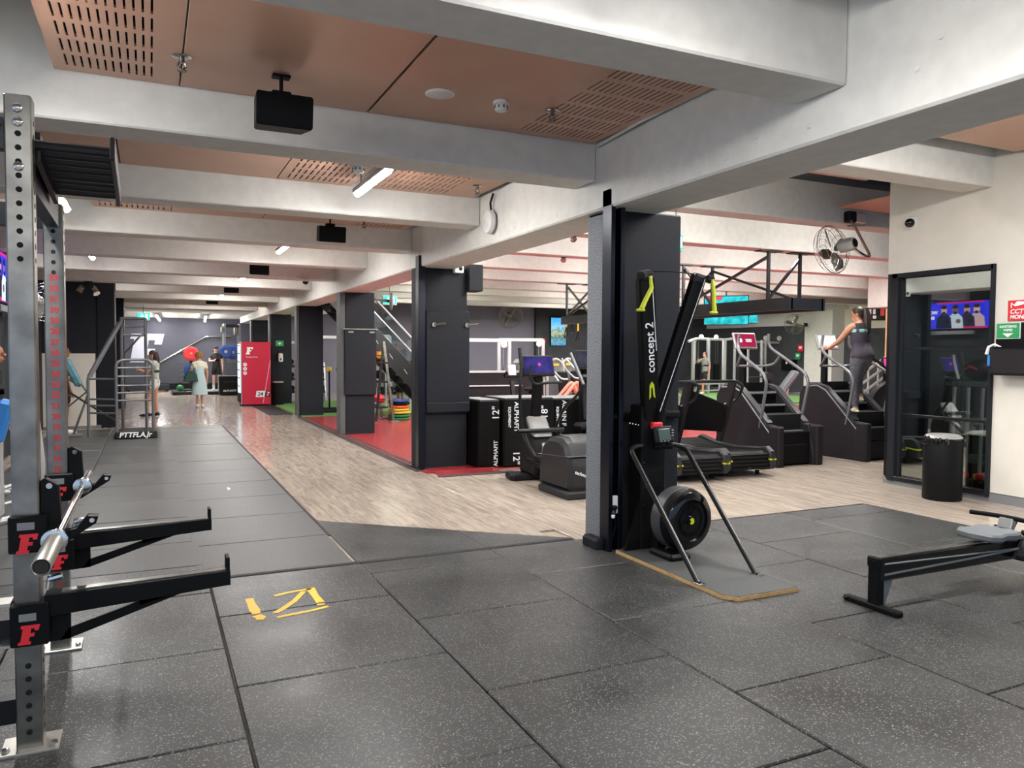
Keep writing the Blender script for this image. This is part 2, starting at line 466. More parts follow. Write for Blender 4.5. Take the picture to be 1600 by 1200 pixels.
# turf
mb = MB(); mb.box((11.2, 14.9, .0), (15.6, 9.9, .03)); mb.obj('red_turf', 'redturf', floor)
mb = MB(); mb.box((3.95, 9.82, .005), (.9, .3, .045), RX(rad(5)), b=.01); mb.obj('red_ramp', 'redturf', floor)
for (a, b) in ((3.5, 10.5), (18.5, 23.5)): mb = MB(); mb.box(((a+b)/2, 23.2, .0), (b-a, 6.6, .03)); mb.obj('green_turf', 'greenturf', floor)
mb = MB(); mb.box((14.5, 23.2, .0), (8.0, 6.6, .012)); mb.obj('floor_plank', 'plank', floor)['kind'] = 'stuff'
mb = MB()
mb.box((3.36, 15, .005), (.09, 9.6, .035), b=.012); mb.box((3.475, 15, .008), (.07, 9.6, .035), b=.012); mb.box((4.0, 9.64, .005), (1.1, .08, .03), b=.01)
mb.obj('turf_edging', 'edge', floor)
mb = MB(); mb.box((3.1, 22.7, .004), (.6, 3.6, .02), b=.005); mb.obj('entrance_mat', 'rubberblk', floor)

# ============================================================ CEILING
ceil = sempty('ceiling')
mb = MB(); mb.box((11, 17, 4.2), (40, 46, .2)); mb.obj('slab', 'slab', ceil)
JY = [.55, 3.04]+[5.62+2.508*k for k in range(10)]
for k, y in enumerate(JY):
    mb = MB(); mb.box((-1.3, y+.18, 3.6), (9.42, .36, 1.0), b=.012); mb.obj('beam', 'paint', ceil)
    mb = MB(); mb.box((16, y+.18, 3.83), (24.1, .36, .56), b=.012); mb.obj('beam', 'paint', ceil)
mb = MB(); mb.box((3.68, 15.5, 3.475), (.54, 37, 1.25), b=.015); mb.obj('girder', 'paint', ceil, 'main white concrete girder above the row of columns')
mb = MB(); mb.box((1, 33.2, 3.15), (10, 8.4, .12)); mb.obj('flat_soffit', 'paint', ceil)
def panel(x0, x1, y0, y1, slots=(), z=3.4, name='ceiling_panel', label=None, vs=4, pitch=.05):
    xs = [(x0, 0)]; ys = []
    xb = [x0]; holes = set()
    for (a, b) in slots:
        n = max(2, int((b-a)/pitch)); p = (b-a)/n
        for i in range(n): xb += [a+p*(i+.36), a+p*(i+.64)]; holes.add((round(a+p*(i+.36), 4)))
    xb.append(x1); yb = [y0]
    yh = set()
    m = (y1-y0-.16)/vs
    for j in range(vs): yb += [y0+.08+m*j+.03, y0+.08+m*(j+1)-.03]; yh.add(round(y0+.08+m*j+.03, 4))
    yb.append(y1)
    nx, ny = len(xb)-1, len(yb)-1
    hole = [[(round(xb[i], 4) in holes) and (round(yb[j], 4) in yh) for j in range(ny)] for i in range(nx)]
    mb = MB(); t = .016
    if not slots: mb.box(((x0+x1)/2, (y0+y1)/2, z+t/2), (x1-x0, y1-y0, t), b=.003)
    else:
        vs_ = [(x, y, zz) for x in xb for y in yb for zz in (z, z+t)]
        ix = lambda i, j, k: (i*(ny+1)+j)*2+k
        fs = []
        for i in range(nx):
            for j in range(ny):
                if hole[i][j]:
                    for (a, b, c, d) in ((i, j, i+1, j), (i+1, j, i+1, j+1), (i+1, j+1, i, j+1), (i, j+1, i, j)):
                        fs.append((ix(a, b, 0), ix(c, d, 0), ix(c, d, 1), ix(a, b, 1)))
                else:
                    fs.append((ix(i, j, 0), ix(i, j+1, 0), ix(i+1, j+1, 0), ix(i+1, j, 0)))
                    fs.append((ix(i, j, 1), ix(i+1, j, 1), ix(i+1, j+1, 1), ix(i, j+1, 1)))
        for i in range(nx):
            fs += [(ix(i, 0, 0), ix(i+1, 0, 0), ix(i+1, 0, 1), ix(i, 0, 1)), (ix(i, ny, 0), ix(i, ny, 1), ix(i+1, ny, 1), ix(i+1, ny, 0))]
        for j in range(ny):
            fs += [(ix(0, j, 0), ix(0, j, 1), ix(0, j+1, 1), ix(0, j+1, 0)), (ix(nx, j, 0), ix(nx, j+1, 0), ix(nx, j+1, 1), ix(nx, j, 1))]
        mb.add(vs_, fs)
    o = mb.obj(name, 'copper', ceil, label, smooth=0)
    if slots:
        MB().box(((x0+x1)/2, (y0+y1)/2, z+.05), (x1-x0-.1, y1-y0-.1, .02)).obj('void_shade_sheet', 'hole', o)  # black sheet paints the darkness of the void above the slots
    return o
SL = 'copper ceiling panel with rows of slots'
# bay 0 (overhead), bay 1
panel(-3, 1.4, 1.0, 2.7); panel(1.41, 3.12, 1.0, 2.72)
y0, y1 = 3.42, 5.60
panel(-.52, .19, y0, y1, [(-.46, .05)], label=SL, vs=8, pitch=.042)
panel(.20, 1.445, y0, y1)
panel(1.46, 3.36, y0, y1, [(2.62, 3.3)], label=SL, vs=8, pitch=.045)
panel(-3.2, -1.02, y0, y1)
y0, y1 = 6.0, 8.13
panel(-2.2, -.24, y0, y1); panel(-.23, 1.17, y0, y1)
panel(1.18, 1.93, y0, y1, [(1.24, 1.88)], label=SL, vs=8, pitch=.056)
panel(2.16, 3.32, y0, y1, [(2.2, 2.95)], label=SL, vs=8, pitch=.056)
y0, y1 = 8.52, 10.63
panel(-2.4, -1.02, y0, y1); panel(-.6, .25, y0, y1, [(-.55, .2)], label=SL, vs=8, pitch=.056)
panel(.26, 1.34, y0, y1); panel(1.35, 3.3, y0, y1, [(2.55, 3.2)], label=SL, vs=8, pitch=.056)
for k in range(4, 11):
    y0, y1 = JY[k]+.38, JY[k+1]-.02
    panel(-2.4, .3, y0, y1); panel(.31, 3.3, y0, y1)
for k in range(1, 9):                                   # right hall: small copper panels high between the beams
    y0, y1 = JY[k]+.45, JY[k+1]-.3
    if k == 1: panel(4.3, 8.5, y0, y1, z=3.86)
    elif k == 2: panel(6.9, 8.0, y0, y1-1.0, z=3.8); panel(8.75, 10.4, 7.0, 7.9, z=3.72)
mb = MB(); mb.tube([(3.37, 5.55, 3.37), (3.36, 4.9, 3.40), (3.38, 4.2, 3.42), (3.38, 3.5, 3.46)], .012, 6); mb.obj('conduit', 'paint', ceil)
# chipped concrete spots on the girder face
mb = MB()
for (y, z) in ((4.62, 2.98), (4.0, 2.93), (3.72, 3.0), (3.3, 2.95), (2.62, 3.05), (2.5, 3.16), (4.9, 3.0), (6.3, 2.93), (7.2, 2.95), (5.9, 2.96)):
    mb.ell((3.41, y, z), (.006, .02+.02*R.random(), .012+.012*R.random()), 7, 4)
mb.obj('chips', 'paint', ceil)['kind'] = 'stuff'

# ============================================================ WALLS
wr = sempty('wall_right')
X0 = 8.6
def wallbox(nm, x0, x1, y0, y1, z0, z1, material, parent=None, b=0):
    mb = MB(); mb.box(((x0+x1)/2, (y0+y1)/2, (z0+z1)/2), (x1-x0, y1-y0, z1-z0), b=b)
    return struct(nm, mb, material, parent) if parent is None else mb.obj(nm, material, parent)
wallbox('panel', X0, X0+.15, -2, 5.55, .1, 4.1, 'paint2', wr)
wallbox('panel', X0, X0+.15, 5.55, 6.95, 2.69, 4.1, 'paint2', wr)
wallbox('panel', X0, X0+.15, 6.87, 6.95, .1, 2.69, 'bsteel', wr)
wb = sempty('baseboard_right')
wallbox('skirting', X0-.012, X0+.1, -2, 5.55, 0, .1, 'grey', wb); wallbox('skirting', X0-.012, X0+.1, 5.555, 6.95, 0, .06, 'grey', wb)
wallbox('shadow_gap', X0-.004, X0+.1, -2, 5.55, .098, .106, 'black', wb)
win = sempty('window_1', label='black framed glass panel set in the cream right wall')
f = MB(); f.box((X0+.01, 6.82, 1.37), (.12, .1, 2.63), b=.006); f.box((X0+.01, 5.565, 1.37), (.12, .035, 2.63), b=.004)
f.box((X0+.01, 6.2, 2.655), (.12, 1.3, .06), b=.004); f.box((X0+.01, 6.2, .085), (.1, 1.3, .05), b=.004)
f.box((X0+.03, 6.755, 1.37), (.05, .04, 2.55), b=.003)
f.obj('window_frame', 'dark', win)
for z in (1.74, .9): MB().box((X0+.03, 6.17, z), (.035, 1.2, .035), b=.003).obj('glazing_bar', 'bsteel', win)
MB().box((X0+.0, 6.2, .112), (.09, 1.28, .006)).obj('window_sill', 'alu', win)
for (a, b) in ((.11, .885), (.915, 1.725), (1.755, 2.63)): MB().box((X0+.035, 6.16, (a+b)/2), (.008, 1.17, b-a)).obj('pane', 'glass', win)
# store room behind the glass
sr = sempty('wall_store')
wallbox('panel', 12.2, 12.3, 3, 7.0, 0, 3, 'dark2', sr); wallbox('panel', X0+.16, 12.3, 3, 3.1, 0, 3, 'dark2', sr); wallbox('panel', X0+.16, 11.0, 6.97, 7.05, 0, 3, 'dark2', sr)
wallbox('panel', X0+.16, 12.3, 3, 7.0, 2.95, 3.0, 'dark2', sr); wallbox('panel', X0+.16, 12.3, 3.1, 6.95, -.02, .004, 'woodpanel', sr)
# left
wallbox('wall_left', -2.2, -2.05, 5, 18.75, 0, 3.6, 'dark2')
wl = sempty('wall_alcove')
wallbox('panel', -3.5, -.98, 18.82, 19.0, 0, 3.6, 'dark2', wl)
for i in range(3):
    x1 = -1.07-.62*i; wallbox('dado_panel', x1-.61, x1, 18.75, 18.82, .05, 1.6, 'paint2', wl, b=.006)
wallbox('skirting', -3.3, -.98, 18.76, 18.83, 0, .06, 'grey', wl)
mb = MB(); mb.box((-.86, 19.2, 1.6), (.34, .8, 3.2), b=.01); struct('wall_pier', mb, 'dark')
mb = MB(); mb.box((-.98, 25.3, 1.6), (.6, .8, 3.2), b=.01); struct('wall_pier', mb, 'dark')
wallbox('wall_side', -1.3, -1.15, 19.6, 36, 0, 3.6, 'dark2')
wf = sempty('wall_back')
wallbox('panel', -4, 4.2, 36, 36.2, 0, 3.6, 'slate2', wf)
wallbox('dado_panel', -1.15, 4.2, 35.95, 36, .28, 1.2, 'slate3', wf, b=.01); wallbox('skirting', -1.2, 4.2, 35.9, 36, 0, .28, 'black', wf)
mb = MB(); flogo(mb, (-.95, 35.985, .9), (1, 0, 0), (0, 0, 1), 1.5, (0, -.03, 0)); mb.obj('wall_emblem', mat('emblem_grey', (168, 170, 182), .6), wf, 'large pale grey F emblem')
hr = MB(); hr.tube(rnd([(.35, 35.9, 1.18), (2.2, 35.9, 2.31), (3.2, 35.9, 2.32)], .08), .035, 8); hr.obj('handrail', 'alu', wf)
wh = sempty('wall_hall')
wallbox('panel', 4.6, 16.05, 31.8, 32, 0, 4.1, 'greywall', wh); wallbox('panel', 16.05, 26, 31.6, 31.8, 0, 4.1, 'dark3', wh)
wallbox('panel', 26.0, 26.2, 26, 40, 0, 2.96, 'dark3', wh); wallbox('panel', 26.0, 26.2, 24.9, 26, 0, 2.96, 'dark3', wh)
wallbox('bulkhead', 25.85, 26.2, 24.4, 32, 2.96, 4.1, 'paint', wh); wallbox('pier', 25.7, 26.6, 23.4, 24.9, 0, 4.1, 'paint', wh, .01)
wallbox('panel', 26.4, 26.6, 12, 23.4, 2.75, 4.1, 'paint2', wh); wallbox('panel', 26.4, 26.6, 12, 23.4, 0, 2.75, 'dark3', wh); wallbox('panel', 28, 28.2, 8, 24, 0, 4.1, 'dark3', wh)
wallbox('pier', 18.25, 19.4, 14.6, 15.4, 2.98, 4.1, 'paint', wh, .01); wallbox('oak_panel', 20.35, 22, 16.4, 16.5, 0, 3.3, 'woodpanel', wh)
wallbox('panel', 23, 30, 7.6, 7.8, 0, 4.1, 'paint2', wh)

# ============================================================ COLUMNS
def column(y, d, h=2.86, x0=3.47, x1=4.13):
    c = sempty('column', (0, 0, 0)); return c
c1 = sempty('column', label='nearest charcoal concrete column behind the ski machine')
MB().box((3.85, 5.68, 1.43), (.72, .36, 2.86), b=.012).obj('core', 'dark', c1)
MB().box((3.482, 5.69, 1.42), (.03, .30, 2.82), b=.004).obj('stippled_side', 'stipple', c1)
p = MB(); p.box((3.43, 5.44, 1.5), (.04, .14, 3.0), b=.004); p.box((3.525, 5.44, 1.5), (.04, .14, 3.0), b=.004); p.box((3.478, 5.50, 1.5), (.09, .03, 3.0)); p.obj('steel_channel', 'bsteel2', c1)
p = MB(); p.box((3.575, 5.485, 1.4), (.05, .035, 2.78), b=.004); p.obj('corner_strip', 'bsteel', c1)
p = MB(); p.box((3.86, 5.47, 1.13), (.66, .07, .07), b=.02); p.box((3.5, 5.42, 1.13), (.06, .05, .05), b=.012); p.obj('strap', 'black', c1)
p = MB(); p.box((3.4, 5.58, .05), (.1, .25, .1), b=.02); p.obj('skirt', 'dark', c1)
c2 = sempty('column', label='second charcoal column with a padded panel and hooks')
MB().box((3.81, 10.62, 1.43), (.68, .5, 2.86), b=.012).obj('core', 'dark', c2)
p = MB(); p.box((3.42, 10.3, 1.5), (.1, .14, 3.0), b=.004); p.obj('steel_channel', 'bsteel2', c2)
MB().box((3.42, 10.46, 1.42), (.1, .16, 2.84), b=.004).obj('side_panel', 'dark', c2)
p = MB(); p.box((3.84, 10.345, 1.6), (.66, .05, 1.3), b=.01); p.box((3.84, 10.335, .875), (.68, .07, .16), b=.02); p.obj('wall_pad', 'dark', c2)
p = MB()
for x in (3.62, 4.12): p.lathe([(.035, 0), (.04, .01), (.03, .03)], 12, (x, 10.32, 2.05), (0, -1, 0)); p.tube([(x, 10.29, 2.05), (x+.16, 10.26, 2.07)], .013, 6)
p.obj('hook', 'steel', c2)
c3 = sempty('column', label='third charcoal column with a raised panel across its middle')
MB().box((3.82, 15.6, 1.43), (.6, .55, 2.86), b=.012).obj('core', 'dark', c3)
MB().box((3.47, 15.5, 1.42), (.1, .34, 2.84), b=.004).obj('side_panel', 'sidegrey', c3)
p = MB(); p.box((3.82, 15.3, 1.46), (.64, .06, 1.32), b=.01); p.obj('wall_pad', 'dark', c3)
p = MB()
for x in (3.62, 4.05): p.box((x, 15.27, 2.06), (.1, .04, .03))
p.box((3.82, 15.29, 2.12), (.7, .03, .02)); p.obj('hook', 'steel', c3)
for k, (y, lb) in enumerate(((20.6, 'fourth charcoal column between red and green turf'), (25.6, 'fifth charcoal column beside the red vending machine'), (30.6, 'sixth charcoal column far down the passage'))):
    c = sempty('column', label=lb)
    MB().box((3.79, y, 1.43), (.62, .5, 2.86), b=.012).obj('core', 'dark', c)
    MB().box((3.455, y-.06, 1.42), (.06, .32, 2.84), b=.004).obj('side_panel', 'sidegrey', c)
# ============================================================ LAMPS
proto = {}
def linear_light(x, y, z, label, rz=0, L=1.12, w=None, glow='b'):
    t = thing('linear_light', label, 'light', (x, y, z), rz, 'linear ceiling lights')
    if L > 2 or glow == 'd' and not proto.get('hall'): proto.pop('a', None)
    if glow == 'd': proto['hall'] = 1
    if 'a' not in proto:
        h_ = MB().box((0, 0, .035), (.09, L, .03), b=.006); [h_.box((s_*.041, 0, .018), (.008, L, .04)) for s_ in (-1, 1)] if glow == 'b' else 0; proto['a'] = h_.mesh('housing'); proto['a'].materials.append(M['lampring'])
        d = MB(); d.tube([(0, -L/2+.02, 0), (0, L/2-.02, 0)], .036, 10)
        proto['b'] = d.mesh('diffuser'); proto['b'].materials.append(M['lamp']); proto['d'] = proto['b'].copy(); proto['d'].materials.clear(); proto['d'].materials.append(M['lamp2'])
        s = MB(); s.cyl((0, -.4, .05), (0, -.4, .2), .006, 6); s.cyl((0, .4, .05), (0, .4, .2), .006, 6)
        proto['c'] = s.mesh('hanger'); proto['c'].materials.append(M['steel'])
    for k, n in (('a', 'housing'), (glow, 'diffuser'), ('c', 'hanger')): link(n, proto[k], t)
    if L > 2: proto.pop('a', None)
    l = bpy.data.lights.new('tube_light', 'AREA'); l.shape = 'RECTANGLE'; l.size = .08; l.size_y = L; l.energy = w or LAMP_W; l.color = (1, .985, .965)
    lo = bpy.data.objects.new('tube_light', l); C.objects.link(lo); lo.parent = t; lo.location = (0, 0, -.045)
    return t
linear_light(1.87, 7.05, 3.22, 'linear ceiling light glowing between the slotted copper panels')
linear_light(-.82, 9.35, 3.22, 'linear ceiling light seen end on beside the pull-up grid')
linear_light(1.84, 12.0, 3.22, 'second linear light away along the middle of the passage ceiling')
linear_light(-.86, 14.3, 3.22, 'small bright linear light far above the dark alcove wall')
linear_light(1.8, 17.2, 3.22, 'third linear light away along the passage ceiling')
linear_light(.3, 33.4, 2.96, 'long linear light below the flat soffit nearest the exit sign', rad(-2), 4.6)
linear_light(2.02, 33.4, 2.96, 'long linear light below the flat soffit right of the exit sign', rad(-3), 4.6)
linear_light(-.82, 4.4, 3.22, 'linear light at the left edge beside the slotted panel')
linear_light(1.85, 2.0, 3.22, 'linear light overhead lighting the nearest beam')
linear_light(-.86, 19.4, 3.22, 'linear light far above the end of the alcove'); linear_light(1.8, 22.2, 3.22, 'linear light above the passage near the vending machine')
linear_light(1.8, 27.0, 3.22, 'linear light deep in the passage before the flat soffit')
linear_light(-.82, -.8, 3.22, 'linear light over the rubber floor in line with the rack'); linear_light(1.85, -2.6, 3.22, 'linear light over the rubber floor in line with the passage')
RL = 'unseen linear light placed between the pink lit beams of the right hall'
for k, xs_ in ((1, (5.2, 6.6)), (2, (5.0,)), (3, (5.2, 8.0, 11)), (4, (5.4, 8.4, 11.5, 14.5)), (5, (6, 9.5, 13, 16.5)), (6, (6.5, 10.5, 14.5, 18.5)), (7, (7, 12, 17)), (8, (8, 13, 18, 22)), (9, (9, 15, 21)), (10, (9, 15, 21))):  # unseen lamps; second one of the first bay added to brighten the cream wall
    for x in xs_: linear_light(x, JY[k]+.62, 3.78, RL, PI/2, w=LAMP_W*(1.5 if k < 2 else RW), glow='b' if k < 2 else 'd')
linear_light(10.2, 4.9, 2.86, 'added linear light brightening the store behind the glass panel', PI/2, w=55)  # unseen lamp added so the contents of the dark store show
# ============================================================ CEILING FIXTURES
def speaker(x, y, z, label, mount=True, s=1.0):
    t = thing('ceiling_speaker', label, 'speaker', (x, y, z), 0, 'ceiling speakers')
    b = MB(); b.prism([(-.17, -.14), (.17, -.14), (.15, .14), (-.15, .14)], (0, .0, .0), (1, 0, 0), (0, 1, 0), (0, 0, .2), b=.012)
    b.xf(Matrix.Rotation(rad(8), 4, 'X') @ Matrix.Scale(s, 4))
    b.obj('cabinet', 'black', t)
    g = MB(); g.box((0, -.145*s, .09*s), (.29*s, .012, .16*s), RX(rad(8)), b=.004); g.obj('grille', 'bsteel', t)
    q = MB(); q.box((0, 0, .22*s), (.12, .06, .035), b=.008); q.cyl((0, 0, .2*s), (0, 0, 3.4-z), .012, 8); q.box((0, 0, 3.39-z), (.11, .07, .018), b=.004); q.obj('bracket', 'black', t)
speaker(.77, 5.1, 3.06, 'black box speaker nearest on the copper ceiling by its reflection')
speaker(2.13, 10.1, 3.08, 'second black box speaker away on the passage ceiling')
speaker(1.85, 15.1, 3.1, 'third black speaker away on the passage ceiling')
speaker(1.8, 20.0, 3.1, 'fourth small speaker away on the passage ceiling'); speaker(1.7, 25.0, 3.1, 'farthest small speaker on the passage ceiling')
t = thing('speaker_disc', 'flat white round ceiling speaker in the copper panel', 'speaker', (1.79, 4.98, 3.4))
MB().lathe([(.1, 0), (.1, -.006), (.088, -.010)], 28).obj('rim', 'whitepl', t); MB().lathe([(.086, -.009), (.08, -.013)], 28).obj('grille', 'paint', t)
def detector(x, y, z, label):
    t = thing('smoke_detector', label, 'detector', (x, y, z))
    MB().lathe([(.055, 0), (.058, -.018), (.05, -.024)], 20).obj('base', 'whitepl', t)
    MB().lathe([(.04, -.022), (.046, -.05), (.038, -.066), (.012, -.072)], 20).obj('chamber', 'whitepl', t)
    s = MB()
    for k in range(8):
        a = k*PI/4; s.box((.045*math.cos(a), .045*math.sin(a), -.042), (.008, .014, .02), RZ(a))
    s.obj('vent', 'grey', t)
detector(2.23, 4.95, 3.4, 'white smoke detector between round speaker and sprinkler')
detector(1.5, 6.05, 3.13, 'white detector under the second beam beside the bright lamp')
def sprinkler(x, y, z, label):
    t = thing('sprinkler', label, 'sprinkler', (x, y, z), 0, 'ceiling sprinklers'); t.scale = (1.35,)*3
    MB().lathe([(.04, 0), (.042, -.005), (.03, -.009)], 18).obj('escutcheon', 'chrome', t)
    q = MB(); q.cyl((0, 0, 0), (0, 0, -.03), .012, 10); q.tube([(-.012, 0, -.03), (-.018, 0, -.045), (0, 0, -.062)], .004, 5); q.tube([(.012, 0, -.03), (.018, 0, -.045), (0, 0, -.062)], .004, 5); q.lathe([(.02, -.062), (.02, -.066)], 12); q.obj('head', 'steel', t)
sprinkler(2.64, 4.96, 3.4, 'sprinkler head right of the smoke detector')
sprinkler(.19, 5.03, 3.4, 'sprinkler head beside the left slotted panel')
sprinkler(3.11, 7.5, 3.4, 'sprinkler head in the second bay near the girder'); sprinkler(-.3, 9.6, 3.4, 'sprinkler head beyond the pull-up grid'); sprinkler(2.6, 10.2, 3.4, 'sprinkler head in the third bay right of the black speaker')
t = thing('horn_speaker', 'round white speaker tucked against the girder', 'speaker', (3.4, 7.75, 3.08))
MB().lathe([(.1, 0), (.13, -.03), (.12, -.07), (.09, -.08)], 22, (0, 0, 0), (1, 0, 0)).obj('rim', 'whitepl', t); MB().lathe([(.07, -.075), (.05, -.095), (.02, -.1)], 18, (0, 0, 0), (1, 0, 0)).obj('cone', 'paint', t)
q = MB(); q.tube([(-.02, 0, .1), (-.04, -.02, .2), (-.02, -.05, .3)], .012, 6); q.obj('cable', 'black', t)
def dome(x, y, z, n, label, down=False):
    t = thing('security_camera', label, 'camera', (x, y, z))
    n = V(n)
    MB().lathe([(.075, 0), (.078, .02), (.066, .05)], 22, (0, 0, 0), n).obj('base', 'whitepl', t)
    MB().lathe([(.058, .045), (.054, .075), (.036, .098), (.01, .108)], 20, (0, 0, 0), n).obj('dome', 'blackg', t)
dome(8.6, 6.63, 3.3, (-1, -.25, -.1), 'white dome camera high on the cream right wall')
dome(18.75, 14.6, 3.42, (-.2, -1, 0), 'dome camera on the pink bulkhead in the right hall')
dome(2.8, 15.6, 3.1, (0, 0, -1), 'dark dome camera under the beam near the third column')
t = thing('spotlight_cluster', 'chrome twin spotlights above the dark alcove wall', 'spotlight', (-1.15, 18.3, 3.1))
q = MB(); q.cyl((0, 0, 0), (0, 0, -.1), .02, 8); q.box((0, 0, -.01), (.16, .16, .02)); q.obj('mount', 'black', t)
for s, a in ((-.1, -1), (.08, 1)):
    q = MB(); q.lathe([(.03, 0), (.06, .06), (.07, .2)], 14, (s, 0, -.1), (a*.4, -.5, -.8)); q.obj('lamp_head', 'chrome', t)
def exit_sign(x, y, z, w, h, label, rz=0, wall=None):
    t = thing('exit_sign', label, 'sign', (x, y, z), rz)
    MB().box((0, 0, 0), (w+.03, .06, h+.03), b=.008).obj('case', 'whitepl', t)
    MB().box((0, -.033, 0), (w, .008, h)).obj('lit_face', emis('exit_green', (60, 220, 190), 1.6), t)
    q = MB(); q.ell((-.12*w, -.04, .26*h), (.05*w, .004, .09*h), 8, 6); q.bar((-.12*w, -.04, .18*h), (-.2*w, -.04, -.1*h), .003, .1*w, (1, 0, 0)); q.bar((-.2*w, -.04, -.1*h), (-.05*w, -.04, -.35*h), .003, .08*w, (1, 0, 0)); q.bar((-.2*w, -.04, -.1*h), (-.34*w, -.04, -.3*h), .003, .08*w, (1, 0, 0)); q.bar((-.14*w, -.04, .12*h), (.06*w, -.04, .02*h), .003, .06*w, (1, 0, 0)); q.box((.26*w, -.04, 0), (.2*w, .003, .7*h))
    q.obj('pictogram', emis('exit_white', (235, 255, 250), 2.0), t)
    q = MB(); q.cyl((0, 0, h/2), (0, 0, h/2+.34), .01, 6); q.obj('hanger', 'steel', t)
exit_sign(-.19, 28.2, 2.8, .36, .22, 'green exit sign hanging above the stretching frame')
exit_sign(5.78, 20, 3.05, .36, .22, 'green exit sign above the black staircase')
exit_sign(6.3, 8.35, 3.14, .36, .2, 'exit sign peeking out behind the nearest column', rad(35))
t = thing('wall_fixture', 'round grey dish on an arm fixed to the third column', 'fixture', (4.1, 15.6, 2.76))
q = MB(); q.bar((0, 0, 0), (.42, 0, -.04), .06, .06); q.obj('arm', 'bsteel', t); q = MB(); q.lathe([(.02, 0), (.17, .02), (.19, .06), (.05, .09)], 20, (.4, 0, -.04), (1, -.3, -.05)); q.obj('dish', 'grey', t)
t = thing('column_box', 'dark flat box fixed high at the side of the second column', 'box', (4.24, 10.4, 2.73))
MB().box((0, 0, 0), (.22, .3, .38), b=.01).obj('case', 'dark', t); q = MB(); q.box((-.25, -.08, .12), (.14, .1, .12), b=.01); q.obj('sensor', 'whitepl', t); q = MB(); q.lathe([(.03, 0), (.02, .02)], 10, (-.23, -.13, .12), (0, -1, 0)); q.obj('lens', 'black', t)

M['rednum'] = mat('faded_red_print', (170, 42, 46), .6)
# ============================================================ POWER RACK (left foreground)
rk = thing('power_rack', 'brushed steel power rack with red hole numbers at the left edge', 'rack', (0, 0, .012))
PX = -.465; PS = .095
def post(x, y, h, holes, name='upright'):
    mb = MB(); mb.box((x, y, h/2), (PS, PS, h), b=.006); o = mb.obj(name, 'steel', rk)
    q = MB()
    for z in holes:
        q.lathe([(.0115, 0), (.0115, .003)], 10, (x, y-PS/2-.0005, z), (0, -1, 0))
        q.lathe([(.0115, 0), (.0115, .003)], 10, (x+PS/2-.002, y, z), (1, 0, 0))
    h_ = q.obj('hole', 'hole', o); h_['kind'] = 'stuff'
    b = MB(); b.box((x, y, .006), (.21, .17, .014), b=.003); b.obj('foot_plate', 'steelpl', rk)
    b = MB()
    for dx in (-.085, .085): b.lathe([(.016, 0), (.014, .012), (.006, .014)], 6, (x+dx, y-.04, .012))
    b.obj('bolt', 'chrome', rk)
    return o
hz = [.08+.055*k for k in range(46)]
PO = [post(PX, 3.68, 2.655, [z for z in hz if z < .36 or z > 1.98]), post(PX, 4.86, 2.43, [z for z in hz if z < .2 or z > 2.02])]
for y in (3.68, 4.86): post(PX-1.2, y, 2.6, hz[::3])
for i in range(30):                                     # red hole numbers on the second upright
    text('number', str(33-i), .042, (PX, 4.86-PS/2-.002, 2.03-.0575*i), (1, 0, 0), (0, 0, 1), 'rednum', PO[1], .001, bold=.002)
q = MB()
for z in (2.60, 2.545, 2.37): q.lathe([(.02, 0), (.018, .012), (.008, .018)], 8, (PX, 3.68-PS/2, z), (0, -1, 0))
q.lathe([(.018, 0), (.016, .012)], 6, (PX-.07, 3.6, 2.53), (0, -1, 0))
q.obj('bolt', 'chrome', rk)
q = MB(); q.bar((PX, 3.73, 2.4), (PX, 4.82, 2.38), .06, .16); q.obj('side_beam', 'bsteel', rk)
for (y, z, h_) in ((3.68, 2.5, .12), (3.68, .5, .1), (3.68, .17, .1), (4.86, 2.36, .12)): q = MB(); q.bar((PX-.05, y, z), (PX-1.2, y, z), .07, h_); q.obj('cross_member', 'bsteel', rk)
# pull-up grid reaching out to the passage side
for k in range(8):
    y = 3.74+.09*k; z = 2.485-.009*k
    q = MB(); q.tube([(PX+.03, y, z), (-.145, y, z)], .03 if k == 4 else .022, 10); o = q.obj('pull_up_bar', 'bsteel', rk)
    c = MB(); c.lathe([(.016, 0), (.014, .008)], 8, (-.14, y, z+.01), (1, 0, 0)); c.obj('cap_bolt', 'chrome', o)
q = MB(); q.bar((-.135, 3.68, 2.49), (-.135, 4.42, 2.42), .02, .1, b=.004); q.obj('grid_rail', 'bsteel', rk)
q = MB(); q.bar((PX+.055, 3.74, 2.48), (PX+.055, 4.42, 2.42), .02, .12); q.obj('grid_rail', 'bsteel', rk)
